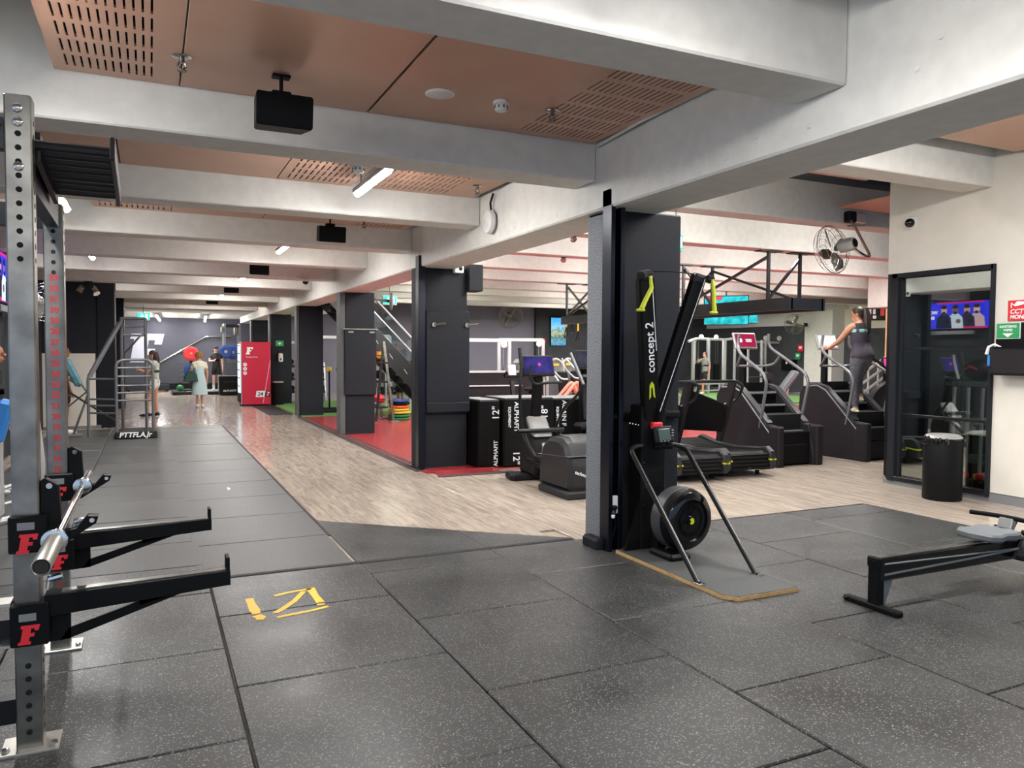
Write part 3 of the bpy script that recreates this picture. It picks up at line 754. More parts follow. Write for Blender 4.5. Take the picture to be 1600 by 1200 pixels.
# sleeves + spotter arms
def sleeve(y, z, parent, h=.17):
    q = MB(); q.box((PX+.01, y-.02, z), (.135, .125, h), b=.006); o = q.obj('sleeve', 'black', parent)
    q = MB(); flogo(q, (PX-.03, y-.0825, z-.075), (1, 0, 0), (0, 0, 1), .078, (0, -.003, 0)); q.obj('emblem', 'redp', o)
    q = MB(); q.box((PX+.005, y-.084, z+.035), (.06, .004, .03)); q.obj('window', 'grey', o)
    return o
for y in (3.68, 4.86):
    a = sleeve(y, .53, rk)
    q = MB()
    q.prism([(0, 0), (.70, .045), (.72, .045), (.72, .11), (.70, .11), (.06, .09), (0, .09)], (PX+.06, y-.045, .545), (1, 0, 0), (0, 0, 1), (0, .09, 0), b=.003)
    for pl in ([(.0, -.13), (.09, -.125), (.09, .03), (.0, .03)], [(.05, -.13), (.10, -.12), (.58, .03), (.60, .055), (.36, .0), (.08, -.083)], [(.35, -.02), (.58, .03), (.60, .055), (.35, .055)]): q.prism(pl, (PX+.06, y-.012, .56), (1, 0, 0), (0, 0, 1), (0, .012, 0))
    q.box((PX+.77, y, .67), (.016, .085, .09), b=.003)
    o = q.obj('spotter_arm', 'black', a)
    q = MB(); q.prism([(.06, .0), (.71, .018), (.71, .024), (.06, .008)], (PX+.06, y-.022, .634), (1, 0, 0), (0, 0, 1), (0, .044, 0)); q.obj('rest_strip', 'steel', a, 'pale worn strip along the top of the arm')
    q = MB(); q.tube([(PX+.075, y-.03, .66), (PX+.085, y-.03, .72)], .012, 8); q.lathe([(.016, 0), (.016, .05)], 10, (PX+.075, y-.03, .7), (1, 0, .2)); q.obj('pin', 'chrome', a)
    for z in (.62, .45): q = MB(); q.box((PX-.08, y-.02, z), (.05, .1, .012)); q.obj('lip', 'steelpl', a)
for y in (3.68, 4.86):                                  # bar holders
    a = sleeve(y, .9, rk, .15)
    q = MB(); q.prism([(0, -.06), (.06, -.06), (.2, .03), (.21, .06), (.17, .06), (.13, .01), (.075, .0), (.065, .2), (.02, .23), (0, .22)], (PX+.05, y-.03, .885), (1, 0, 0), (0, 0, 1), (0, .06, 0), b=.004); q.obj('j_cup', 'black', a)
    q = MB(); q.lathe([(.012, 0), (.012, .07)], 10, (PX+.083, y-.035, 1.085), (0, 1, 0)); q.lathe([(.01, 0), (.01, .07)], 10, (PX+.235, y-.035, .93), (0, 1, 0)); q.obj('bolt', 'chrome', a)
# barbell across the two holders
bb = thing('barbell', 'bare steel barbell resting on the rack holders', 'barbell', (-.335, 4.02, .936))
q = MB(); q.tube([(0, -.75, 0), (0, .72, 0)], .016, 12); q.obj('shaft', 'chrome', bb)
for s in (-1, 1):
    q = MB(); a = -.68 if s < 0 else .62
    q.lathe([(.031, 0), (.031, .40), (.028, .405), (.025, .40), (.024, .39)], 20, (0, a, 0), (0, s, 0)); q.obj('sleeve', 'steelpl' if s < 0 else 'chrome', bb)
    q = MB(); q.lathe([(.024, -.02), (.043, -.015), (.045, .0), (.045, .018), (.032, .022)], 20, (0, a, 0), (0, s, 0)); q.obj('collar', 'chrome', bb)
    q = MB(); q.lathe([(.024, .395), (.022, .398)], 16, (0, a, 0), (0, s, 0)); q.obj('end_cap', 'blackg', bb)
t = thing('bar_stub', 'dark bar end poking in at the left edge', 'bar', (-.86, 4.5, .5))
q = MB(); q.tube([(-.5, 0, .0), (.06, 0, .0)], .03, 12); q.obj('tube', 'bsteel', t); q = MB(); q.lathe([(.034, 0), (.034, .05)], 14, (.02, 0, 0), (1, 0, 0)); q.obj('grip', 'black', t)

# ============================================================ YELLOW TAPE on the floor
tp = thing('tape_square', 'worn yellow tape square stuck on the rubber tiles', 'tape', (0, 0, .0135))
def tape(pts, w, name='strip'):
    q = MB(); a = [V(p) for p in pts]; L = []; Rr = []
    for i, p in enumerate(a):
        d = (a[min(i+1, len(a)-1)]-a[max(i-1, 0)]).normalized(); n = V((-d.y, d.x)); k = w*(1+R.uniform(-.22, .22))/2
        L.append(tuple(p+n*k)); Rr.append(tuple(p-n*k))
    q.prism(L+Rr[::-1], (0, 0, 0), (1, 0, 0), (0, 1, 0), (0, 0, .0016)); q.obj(name, 'yellow', tp, smooth=0)
tape([(.575, 5.31), (.575, 5.2), (.58, 5.06), (.583, 4.98)], .055); tape([(.575, 4.95), (.60, 4.9), (.585, 4.86)], .06)
tape([(.735, 5.3), (.82, 5.335), (.9, 5.35), (.99, 5.36)], .03); tape([(.985, 5.38), (.985, 5.2), (.99, 5.04)], .055)
tape([(.93, 5.32), (.84, 5.14), (.745, 5.01), (.69, 4.95)], .035); tape([(.69, 4.86), (.79, 4.88), (.9, 4.9), (1.02, 4.94)], .03); tape([(.96, 5.0), (1.01, 5.0)], .03)
t = thing('paper_scrap', 'tiny pale scrap on the passage rubber', 'scrap', (.8, 9.6, .014)); q = MB(); q.prism([(0, 0), (.05, .1), (.04, .22), (.01, .2), (.02, .1)], (0, 0, 0), (1, 0, 0), (0, 1, 0), (0, 0, .002)); q.obj('sheet', 'steelpl', t)
# ============================================================ SKI MACHINE
sk = thing('ski_machine', 'tall black ski machine on a ply board against the nearest column', 'ski machine', (3.76, 4.6, .012))
cx = -.005
q = MB(); q.prism([(-.31, .72), (-.31, -.58), (-.24, -.67), (.29, -.67), (.31, -.62), (.31, .72)], (0, 0, 0), (1, 0, 0), (0, 1, 0), (0, 0, .026)); q.obj('board', 'wood', sk)
q = MB(); q.prism([(-.305, .715), (-.305, -.575), (-.237, -.665), (.287, -.665), (.305, -.618), (.305, .715)], (0, 0, .0262), (1, 0, 0), (0, 1, 0), (0, 0, .004)); q.obj('rubber_top', mat('board_top', (70, 72, 72), .7, noise=(60, 62, 62), scale=60), sk)
for s in (-1, 1):
    q = MB(); q.tube(rnd([(cx-.02+s*.265, -.31, .03), (cx+s*.27, .56, .86), (cx+s*.21, .62, .885), (cx+s*.1, .64, .89)], .1, 6), .02, 10); o = q.obj('leg', 'bsteel', sk)
    q = MB(); q.box((cx-.02+s*.265, -.33, .034), (.05, .08, .006), b=.002); q.lathe([(.008, 0), (.006, .006)], 8, (cx-.02+s*.265, -.35, .036)); q.obj('foot_plate', 'chrome', o)
q = MB(); q.box((cx, .72, .62), (.245, .18, 1.2), b=.012); q.prism([(-.27, 0), (.12, 0), (.12, .5), (-.12, .42)], (cx, .64, .03), (1, 0, 0), (0, 0, 1), (0, .02, 0)); q.obj('spine', 'black', sk)
q = MB()
for x in (-.05, 0, .05): q.lathe([(.007, 0), (.005, .004)], 6, (cx+x, .629, 1.17-.02*abs(x)*20), (0, -1, 0))
for x in (-.025, .025): q.lathe([(.007, 0), (.005, .004)], 6, (cx+x, .629, 1.11), (0, -1, 0))
for z in (.4, .55, .75): q.lathe([(.006, 0), (.004, .004)], 6, (cx-.1, .629, z), (0, -1, 0)); q.lathe([(.006, 0), (.004, .004)], 6, (cx+.1, .629, z), (0, -1, 0))
q.obj('rivet', 'chrome', sk)
q = MB()
for k in range(7): q.lathe([(.006, 0), (.004, .004)], 6, (cx-.22+.028*k, .66, 1.075-.006*k), (0, -1, 0))
q.obj('sensor_strip', 'white', sk)
tops = []
for s in (-1, 1):
    a = V((cx+s*.02, .66, 1.12)); b = V((cx+s*.255, .42, 2.235)); d = (b-a).normalized()
    q = MB(); side = V((1, 0, 0)) if s < 0 else V((.8, -.3, .2))
    q.bar(a-d*.05, b, .15 if s < 0 else .12, .075, d.cross(V((1, 0, 0)))*-1, b=.012); o = q.obj('arm', 'black', sk)
    q = MB(); q.bar(b-d*.03, b+d*.055, .13, .085, d.cross(V((1, 0, 0)))*-1, b=.022); q.bar(b+V((.04*s, -.05, .02)), b+V((.10*s, -.07, 0)), .08, .06, b=.015); q.obj('pulley_head', 'plasticd', o)
    n = d.cross(V((1, 0, 0)))*-1
    if n.y > 0: n = -n
    if s < 0:
        xx = d; yy = n.cross(xx)
        text('lettering', 'concept 2', .105, a+d*.6+n*.041-yy*.0, xx, yy, 'white', o, .001, bold=.001, shear=.12)
        g = MB(); g.prism([(0, -.03), (.12, -.022), (.15, 0), (.12, .022), (0, .03), (.02, .012), (.09, .008), (.10, 0), (.09, -.008), (.02, -.012)], a+d*.17+n*.0395, d, yy, n*.002); g.obj('logo', 'lime', o, 'lime yellow loop mark')
    c = MB(); c.tube([b+n*.05+d*.02+V((.03, 0, 0)), (a.lerp(b, .5) if s < 0 else a+d*.06)+n*.05+V((.05 if s < 0 else 0, 0, 0))], .0035, 5); c.obj('drive_cord', 'white', o)
    h0 = b+n*.08+V((.07*s if s > 0 else -.02, -.02, .0)); g = MB()
    g.tube([h0+V((0, 0, .02)), h0+V((.01, -.005, -.07)), h0+V((-.02+.03*s, -.01, -.17)), h0+V((-.035+.05*s, -.012, -.235))], [.012, .017, .018, .02], 10)
    g.box(h0+V((-.045+.05*s, -.014, -.245)), (.075, .035, .022), b=.009)
    g.obj('handle', 'lime', o); tops.append(b+d*.05)
g = MB(); g.tube([tops[0], (tops[0]+tops[1])/2+V((0, 0, .01)), tops[1]], .005, 5); g.obj('cross_cord', 'black', sk)
g = MB(); g.box((cx+.01, .61, 1.05), (.1, .05, .06), b=.01); g.obj('red_tag', 'redp', sk, 'small red tag above the monitor')
q = MB(); q.box((cx+.04, .56, .98), (.17, .05, .14), RX(rad(-18)) @ RZ(rad(-8)), b=.012); mo = q.obj('monitor', 'plasticd', sk)
q = MB(); q.box((cx+.03, .529, .985), (.105, .006, .095), RX(rad(-18)) @ RZ(rad(-8)), b=.002); q.obj('display', mat('lcd', (70, 84, 78), .25), mo)
q = MB()
for k in range(5): q.box((cx+.105, .523, 1.02-.022*k), (.02, .006, .009), RX(rad(-18)))
for k in range(3): q.box((cx-.01+.035*k, .517, .932), (.018, .006, .009), RX(rad(-18)))
q.obj('button', 'grey', mo)
q = MB(); q.cyl((cx-.02, .6, .885), (cx+.12, .55, .885), .025, 12); q.bar((cx, .62, .9), (cx+.04, .58, .95), .05, .03); q.obj('monitor_bracket', 'black', sk)
# flywheel drum
fc = (cx+.06, .30, .335); ax = V((.06, -1, 0)).normalized()
q = MB(); q.lathe([(.18, -.16), (.225, -.15), (.245, -.12), (.248, .0), (.24, .04), (.225, .062)], 40, fc, ax); fl = q.obj('flywheel_drum', 'black', sk)
q = MB(); q.lathe([(.222, .055), (.222, .068), (.205, .082), (.165, .088), (.16, .066), (.105, .058), (.1, .07), (.04, .074), (.036, .09), (.0, .092)], 40, fc, ax); q.obj('cover', 'blackg', fl)
q = MB(); q.lathe([(.244, -.11), (.2495, -.105), (.2505, -.05), (.2495, .0), (.245, .005)], 48, fc, ax); q.obj('vent_band', 'vent', fl)
q = MB(); u = V((1, .06, 0)); q.prism([(-.02, -.02), (0, -.028), (.02, -.015), (.02, .012), (.0, .028), (-.022, .015), (-.01, 0)], V(fc)+ax*.093, u, (0, 0, 1), ax*.002); q.obj('logo', 'lime', fl)
q = MB(); q.box((cx-.03, .36, .05), (.2, .3, .06), b=.02); q.box((cx-.04, .5, .15), (.1, .1, .3), b=.01); q.obj('drum_stand', 'black', sk)
t = thing('power_outlet', 'white power outlet with a black plug on the column channel', 'outlet', (3.478, 5.39, .40))
q = MB(); q.box((0, 0, 0), (.055, .03, .15), b=.006); q.obj('plate', 'whitepl', t)
q = MB(); q.box((-.02, -.03, -.02), (.05, .04, .04), b=.01); q.tube(rnd([(-.02, -.05, -.03), (-.04, -.06, -.1), (.0, -.03, -.16), (-.02, -.02, -.24), (-.03, .0, -.33)], .05), .009, 7); q.box((-.04, -.05, -.08), (.04, .03, .05), b=.008); q.obj('plug', 'black', t)
q = MB(); q.box((-.05, -.06, -.085), (.03, .02, .03), b=.006); q.obj('adaptor', 'whitepl', t)

# ============================================================ ROWER
rw = thing('rowing_machine', 'black rowing machine with a grey seat entering from the right edge', 'rower', (4.22, 3.47, .012))
q = MB(); q.box((0, 0, .018), (.06, .42, .036), b=.008); q.box((-.04, .17, .03), (.05, .02, .006)); q.obj('foot_bar', 'black', rw)
q = MB(); q.box((.03, 0, .17), (.075, .07, .3), b=.006); q.obj('post', 'black', rw)
q = MB(); q.prism([(.0, 0), (.03, 0), (.115, .2), (0, .2)], (.065, -.02, .015), (1, 0, 0), (0, 0, 1), (0, .04, 0)); q.obj('gusset', 'greysoft', rw)
q = MB(); q.box((.85, 0, .25), (1.66, .075, .15), b=.01); rl = q.obj('rail', 'blackg', rw)
q = MB(); q.box((.85, 0, .328), (1.64, .05, .012), b=.003); q.obj('rail_top', 'alu', rl); q = MB(); q.box((.012, 0, .3), (.035, .095, .07), b=.008); q.obj('end_cap', 'black', rl)
q = MB(); q.tube([(.06, -.041, .22), (.9, -.041, .235), (1.5, -.041, .25)], .008, 6); q.tube([(.06, -.041, .29), (.8, -.041, .268), (1.5, -.041, .25)], .006, 6); q.obj('rail_groove', 'grey', rl)
q = MB()
seat = [(-.0, -.13), (.06, -.165), (.15, -.14), (.24, -.165), (.32, -.13), (.335, -.04), (.30, 0), (.335, .04), (.32, .13), (.24, .165), (.15, .14), (.06, .165), (0, .13), (-.02, 0)]
q.prism(seat, (1.0, 0, .35), (1, 0, 0), (0, 1, 0), (0, 0, .055), b=.014); q.obj('seat', 'greysoft', rw)
q = MB(); q.box((1.16, 0, .345), (.16, .07, .06), b=.01); q.obj('seat_carriage', 'silver', rw)
for s in (-1, 1):
    q = MB(); q.box((1.48, s*.1, .31), (.04, .1, .3), RY(rad(38)), b=.012); fr = q.obj('foot_rest', 'plastic', rw)
    q = MB(); q.box((1.475, s*.1, .36), (.055, .115, .03), RY(rad(38)), b=.006); q.obj('strap', 'black', fr)
q = MB(); q.tube(rnd([(1.34, -.26, .47), (1.37, -.08, .475), (1.37, .08, .475), (1.34, .26, .47)], .06), .017, 10); q.obj('handle', 'black', rw)
q = MB(); q.box((1.36, 0, .43), (.05, .1, .08), RY(rad(20)), b=.006); q.obj('handle_bracket', 'silver', rw)
q = MB(); q.lathe([(.2, -.09), (.26, -.07), (.27, 0), (.26, .07), (.2, .09)], 32, (1.95, 0, .31), (0, 1, 0)); q.obj('flywheel', 'black', rw)
q = MB(); q.bar((1.5, 0, .2), (1.95, .0, .1), .08, .1); q.box((2.05, 0, .02), (.08, .5, .04), b=.01); q.obj('front_base', 'black', rw)
q = MB(); q.lathe([(.02, 0), (.07, .03), (.085, .12), (.07, .15)], 16, (1.43, -.2, .02), (0, 0, 1)); q.obj('red_pad', 'redp', rw) if False else None

# ============================================================ CROSS TRAINER
def screen_panel(parent, c, w, h, tilt, face, col='plasticd', yaw=0, logo=None, bezel=.03):
    """tilted console: face looks toward -Y"""
    rot = RZ(yaw) @ RX(tilt)
    q = MB(); q.box(c, (w, .045, h), rot, b=.012); o = q.obj('console', col, parent)
    q = MB(); q.box(V(c)+rot @ V((0, -.026, .004)), (w-2*bezel, .006, h-2*bezel), rot); s = q.obj('screen', face, o)
    if logo:
        q = MB(); [q.box(V(c)+rot @ V((.055, -.031, dz)), (ww, .002, .016), rot) for dz, ww in ((.014, .13), (-.016, .115))]; q.obj('caption', 'white', s)
        q = MB(); q.lathe([(.035, 0), (.035, .001)], 20, V(c)+rot @ V((-w*.24, -.0305, 0)), rot @ V((0, -1, 0))); q.obj('caption_dot', 'white', s)
    return o
def screen_mat(name, a, b, s=1.2, sc=5):
    m = bpy.data.materials.new(name); m.use_nodes = True; nt = m.node_tree
    nt.nodes.remove(nt.nodes['Principled BSDF']); e = nt.nodes.new('ShaderNodeEmission'); e.inputs[1].default_value = s
    tc = nt.nodes.new('ShaderNodeTexCoord'); n = nt.nodes.new('ShaderNodeTexNoise'); n.inputs['Scale'].default_value = sc; n.inputs['Detail'].default_value = 3
    cr = nt.nodes.new('ShaderNodeValToRGB'); cr.color_ramp.elements[0].position = .35; cr.color_ramp.elements[1].position = .68
    cr.color_ramp.elements[0].color = (*lin(a), 1); cr.color_ramp.elements[1].color = (*lin(b), 1)
    nt.links.new(tc.outputs['Object'], n.inputs['Vector']); nt.links.new(n.outputs['Fac'], cr.inputs[0]); nt.links.new(cr.outputs[0], e.inputs[0])
    nt.links.new(e.outputs[0], nt.nodes['Material Output'].inputs[0])
    return m
M['scr_blue'] = screen_mat('screen_violet', (44, 48, 110), (78, 70, 150), .8)
M['scr_red'] = screen_mat('screen_red', (168, 40, 76), (186, 50, 88), .9)
M['scr_pink'] = screen_mat('screen_pink', (236, 60, 150), (244, 84, 160), 1)
M['scr_white'] = screen_mat('screen_white', (236, 238, 240), (250, 250, 250), 1.1)
M['scr_dim'] = screen_mat('screen_dim', (60, 64, 84), (90, 92, 110), .6)
ct = thing('cross_trainer', 'dark cross trainer with violet screen before the foam boxes', 'cross trainer', (4.58, 7.6, 0))
q = MB(); q.prism([(-.36, -.1), (.36, -.1), (.36, .62), (.26, .72), (-.26, .72), (-.36, .62)], (0, 0, .0), (1, 0, 0), (0, 1, 0), (0, 0, .09), b=.02); q.obj('rear_base', 'plastic', ct)
def lprof(w, h): return [(-w, .0), (-w*1.0, h*.55), (-w*.92, h*.8), (-w*.62, h*.96), (0, h), (w*.62, h*.96), (w*.92, h*.8), (w, h*.55), (w, 0)]
q = MB(); q.prism([(y, z) for y, z in [(-.02, .0), (-.06, .16), (-.03, .36), (.06, .52), (.2, .59), (.45, .59), (.62, .5), (.72, .3), (.72, 0)]], (-.31, 0, .08), (0, 1, 0), (0, 0, 1), (.62, 0, 0), b=.05); hs = q.obj('drive_housing', 'plastic', ct)
q = MB(); q.prism([(.10, .535), (.2, .6), (.45, .6), (.56, .55), (.45, .58), (.2, .58)], (-.18, 0, .085), (0, 1, 0), (0, 0, 1), (.36, 0, 0), b=.008); q.obj('top_fairing', 'plastic', hs)
q = MB(); q.prism([(-.05, .402), (-.05, .405), (.74, .355), (.74, .352)], (-.315, 0, .08), (0, 1, 0), (0, 0, 1), (.63, 0, 0)); q.obj('seam_line', 'grey', hs)
text('lettering', 'technogym', .055, (-.13, -.066, .27), (1, 0, -.35), (.35, 0, 1), 'white', hs, .001, bold=.001)
q = MB(); q.prism([(.1, .5), (.2, .5), (.19, .52), (.1, .52)], (-.05, .03, .05), (1, 0, 0), (0, .1, 1), (0, -.03, 0)); q.obj('badge', 'limeline', hs)
q = MB(); q.prism([(-.34, 1.32), (.34, 1.32), (.38, 1.4), (.34, 1.62), (-.34, 1.62), (-.38, 1.4)], (0, 0, 0), (1, 0, 0), (0, 1, 0), (0, 0, .085), b=.02); q.obj('front_base', 'plasticd', ct)
q = MB(); q.bar((0, .6, .14), (0, 1.4, .12), .12, .1, b=.015); q.obj('spine_beam', 'black', ct)
q = MB(); q.prism([(1.22, .08), (1.2, .45), (1.26, .62), (1.42, .82), (1.54, .7), (1.62, .4), (1.6, .08)], (-.15, 0, 0), (0, 1, 0), (0, 0, 1), (.3, 0, 0), b=.04); q.obj('front_shroud', 'plasticd', ct)
q = MB(); q.prism([(1.21, .58), (1.26, .66), (1.40, .83), (1.46, .83), (1.46, .7), (1.3, .58)], (-.14, -.03, 0), (0, 1, 0), (0, 0, 1), (.28, 0, 0), b=.03); q.obj('silver_cowl', 'silver', ct)
q = MB(); q.prism([(1.16, .28), (1.14, .42), (1.2, .5), (1.3, .5), (1.3, .3)], (-.02, -.02, 0), (0, 1, 0), (0, 0, 1), (.16, 0, 0), b=.02); q.obj('lower_cowl', 'silver', ct)
q = MB(); q.bar((0, 1.42, .75), (0, 1.36, 1.36), .13, .09, (0, 1, 0), b=.02); q.obj('mast', 'black', ct)
screen_panel(ct, (.0, 1.36, 1.49), .46, .28, rad(-20), 'scr_blue')
q = MB(); q.lathe([(.022, 0), (.022, .001)], 20, V((0, 1.36, 1.49))+RX(rad(-20)) @ V((.01, -.03, .01)), RX(rad(-20)) @ V((0, -1, 0))); q.obj('screen_mark', 'scr_pink', ct)
q = MB(); q.tube(rnd([(-.17, 1.22, 1.5), (-.19, 1.22, 1.36), (-.1, 1.28, 1.26), (.0, 1.32, 1.25)], .06), .019, 8); q.tube(rnd([(.0, 1.32, 1.26), (.2, 1.28, 1.28), (.3, 1.26, 1.27)], .05), .02, 8); q.obj('fixed_grip', 'rubberblk', ct)
for s in (-1, 1):
    y0 = 1.02 if s > 0 else 1.3
    pts = [(s*.27+.05, y0+.05, 1.66), (s*.30+.06, y0, 1.52), (s*.36+.06, y0-.12, 1.26), (s*.34+.03, y0-.06, 1.12), (s*.26, y0+.1, .95), (s*.25, 1.32, .68)] if s > 0 else [(s*.27, y0+.05, 1.72), (s*.27, y0, 1.5), (s*.28, y0, 1.25), (s*.28, y0+.02, 1.0), (s*.25, 1.3, .68)]
    q = MB(); q.tube(rnd(pts, .1), .02, 9); q.tube(rnd([(s*.25, 1.32, .68), (s*.26, 1.1, .5), (s*.25, .9, .34)], .1), .024, 8); a = q.obj('arm_lever', 'bsteel', ct)
    q = MB(); q.tube(pts[:3], .0235, 9); q.obj('grip', 'tubegrey' if s > 0 else 'rubberblk', a)
    q = MB(); q.prism([(-.09, .42), (.09, .42), (.09, .82), (-.09, .82)], (s*.2, .1, .27 if s > 0 else .34), (1, 0, 0), (0, 1, 0), (0, 0, .045), b=.012); q.bar((s*.25, .2, .24), (s*.25, 1.15, .3), .05, .06, b=.01); q.obj('pedal', 'black', a)
q = MB(); q.cyl((-.36, 1.2, .66), (.3, 1.2, .66), .028, 12); q.obj('pivot_shaft', 'bsteel', ct)
# recumbent bike right of it
rb = thing('recumbent_bike', 'exercise bike half hidden by the nearest column', 'exercise bike', (5.78, 8.75, 0))
q = MB(); q.prism([(-.22, .72), (.22, .72), (.2, 1.22), (.12, 1.3), (-.12, 1.3), (-.2, 1.22)], (0, .5, 0), (1, 0, 0), (0, .2, 1), (0, .07, 0), b=.025); q.obj('backrest', 'plasticd', rb)
q = MB(); q.box((-.02, .72, 1.32), (.5, .14, .07), b=.03); q.obj('shoulder_pad', 'plastic', rb)
q = MB(); q.box((0, .9, .6), (.4, .3, .1), b=.04); q.obj('seat', 'plasticd', rb)
q = MB(); q.box((0, .68, .06), (.42, 1.1, .12), b=.03); q.obj('base', 'black', rb)
q = MB(); q.box((0, .75, .34), (.16, .4, .46), b=.04); q.obj('seat_post', 'black', rb)
q = MB(); q.bar((0, 1.12, .1), (0, 1.08, 1.45), .1, .12, (0, 1, 0), b=.02); q.obj('mast', 'black', rb)
screen_panel(rb, (.06, 1.0, 1.56), .5, .3, rad(-18), 'scr_dim')
for s in (-1, 1):
    q = MB(); q.tube(rnd([(s*.28-.02, .86, 1.68), (s*.26, .84, 1.5), (s*.2, .92, 1.4), (s*.06, 1.05, 1.4)], .06), .02, 8); q.obj('handle', 'bsteel', rb)

# ============================================================ FOAM BOXES
def foam(x, y, w, d, h, marks, label, rz=0):
    t = thing('foam_box', label, 'plyo box', (x, y, .016), rz, 'black foam jump boxes')
    MB().box((w/2, d/2, h/2), (w, d, h), b=.022).obj('cover', 'black', t)
    MB().box((w/2, d/2, h-.002), (w-.06, d-.06, .012), b=.004).obj('top_sheet', 'grey', t)
    for (s, size, px, pz, up_) in marks:
        text('lettering', s, size, (px, -.002, pz), ((1, 0, 0), (0, 0, 1), (0, 0, -1))[up_], ((0, 0, 1), (-1, 0, 0), (1, 0, 0))[up_], 'white', t, .001, bold=.0015)
    q = MB(); q.box((w*.5, -.001, h/2), (.006, .004, h-.06)); q.obj('seam', 'plasticd', t)
    return t
foam(4.2, 10.05, .34, .75, .97, [('12"', .15, .27, .78, 1), ('ALPHAFIT', .085, .27, .2, 1)], 'foam jump box marked 12 inches beside the second column')
foam(4.56, 9.98, .82, .75, .99, [('ALPHAFIT', .1, .2, .72, 2), ('EQUIPMENT', .055, .09, .72, 2), ('18"', .15, .66, .78, 1), ('12"', .15, .2, .13, 2)], 'foam jump box with vertical lettering and 18 inch mark')
foam(5.4, 10.03, .82, .75, .97, [('EQUIPMENT', .055, .06, .7, 2), ('AGAIN F', .1, .17, .75, 2)], 'foam jump box partly behind the exercise bike')

# ============================================================ TREADMILLS
def treadmill(loc, label, rz=rad(-5)):
    t = thing('treadmill', label, 'treadmill', loc, rz, 'curved treadmills')
    q = MB()
    prof = [(0, .12), (.03, .06), (.12, .05), (1.7, .08), (1.75, .2), (1.7, .32), (1.4, .27), (.9, .24), (.4, .27), (.12, .3), (.03, .26)]
    q.prism(prof, (.09, 0, .04), (0, 1, 0), (0, 0, 1), (.62, 0, 0), b=.01); bl = q.obj('belt', 'black', t)
    q = MB()
    for k in range(5):
        q.box((.4, -.004-.008*(k in (1, 2, 3)), .12+.05*k), (.61, .012, .006))
    def bz(y):
        pts = [(.1, .342), (.4, .312), (.9, .282), (1.4, .312), (1.7, .36)]
        for (a, za), (b, zb) in zip(pts, pts[1:]):
            if a <= y <= b: return za+(zb-za)*(y-a)/(b-a)
        return .34
    for k in range(24):
        y = .14+.065*k; q.box((.4, y, bz(y)), (.6, .008, .006))
    q.obj('slat_groove', 'hole', bl)['kind'] = 'stuff'
    for s in (0, 1):
        x = 0 if s == 0 else .71
        q = MB(); q.prism([(-.02, .1), (.0, .06), (.2, .02), (1.6, .02), (1.8, .12), (1.8, .3), (1.66, .37), (1.3, .31), (.8, .29), (.3, .33), (.1, .36), (.0, .3), (-.02, .2)], (x, 0, .04), (0, 1, 0), (0, 0, 1), (.09, 0, 0), b=.018); o = q.obj('side_cover', 'plastic', t)
        q = MB(); q.prism([(-.02, .2), (.55, .26), (.55, .275), (-.02, .22)], (x-.003, 0, .02), (0, 1, 0), (0, 0, 1), (.096, 0, 0)); q.obj('yellow_line', 'limeline', o)
    q = MB()
    for x in (.1, .7):
        for y in (.25, 1.6): q.lathe([(.03, 0), (.03, .05)], 10, (x, y, 0))
    q.obj('foot', 'black', t)
    q = MB(); q.box((.4, .02, .13), (.03, .006, .012)); q.obj('badge', 'white', t)
    for x in (.03, .77):
        q = MB(); q.prism([(1.2, .3), (1.32, .3), (1.22, .66), (1.02, 1.24), (.86, 1.24), (1.06, .62)], (x-.025, 0, 0), (0, 1, 0), (0, 0, 1), (.05, 0, 0), b=.01); q.obj('upright', 'plasticd', t)
    q = MB(); q.prism([(.03, .55), (.72, .5), (.79, .68), (.70, .92), (.5, 1.0), (.03, 1.16)], (0, 1.2, 0), (1, 0, 0), (0, -.2, 1), (0, .06, 0), b=.015); q.obj('front_panel', 'black', t)
    q = MB(); q.tube(rnd([(-.02, .92, 1.26), (.82, .92, 1.26), (.92, .88, 1.2), (.9, .98, .98), (.62, 1.1, .86), (.5, 1.15, .95)], .09), .022, 9); q.tube(rnd([(.1, .92, 1.26), (.14, 1.08, 1.0), (.12, 1.16, .8)], .05), .022, 8); q.obj('push_handle', 'bsteel', t)
    return t
treadmill((6.9, 8.0, 0), 'curved treadmill with yellow lines left of the front stair climber')
treadmill((6.04, 7.93, 0), 'curved treadmill mostly hidden behind the ski machine')

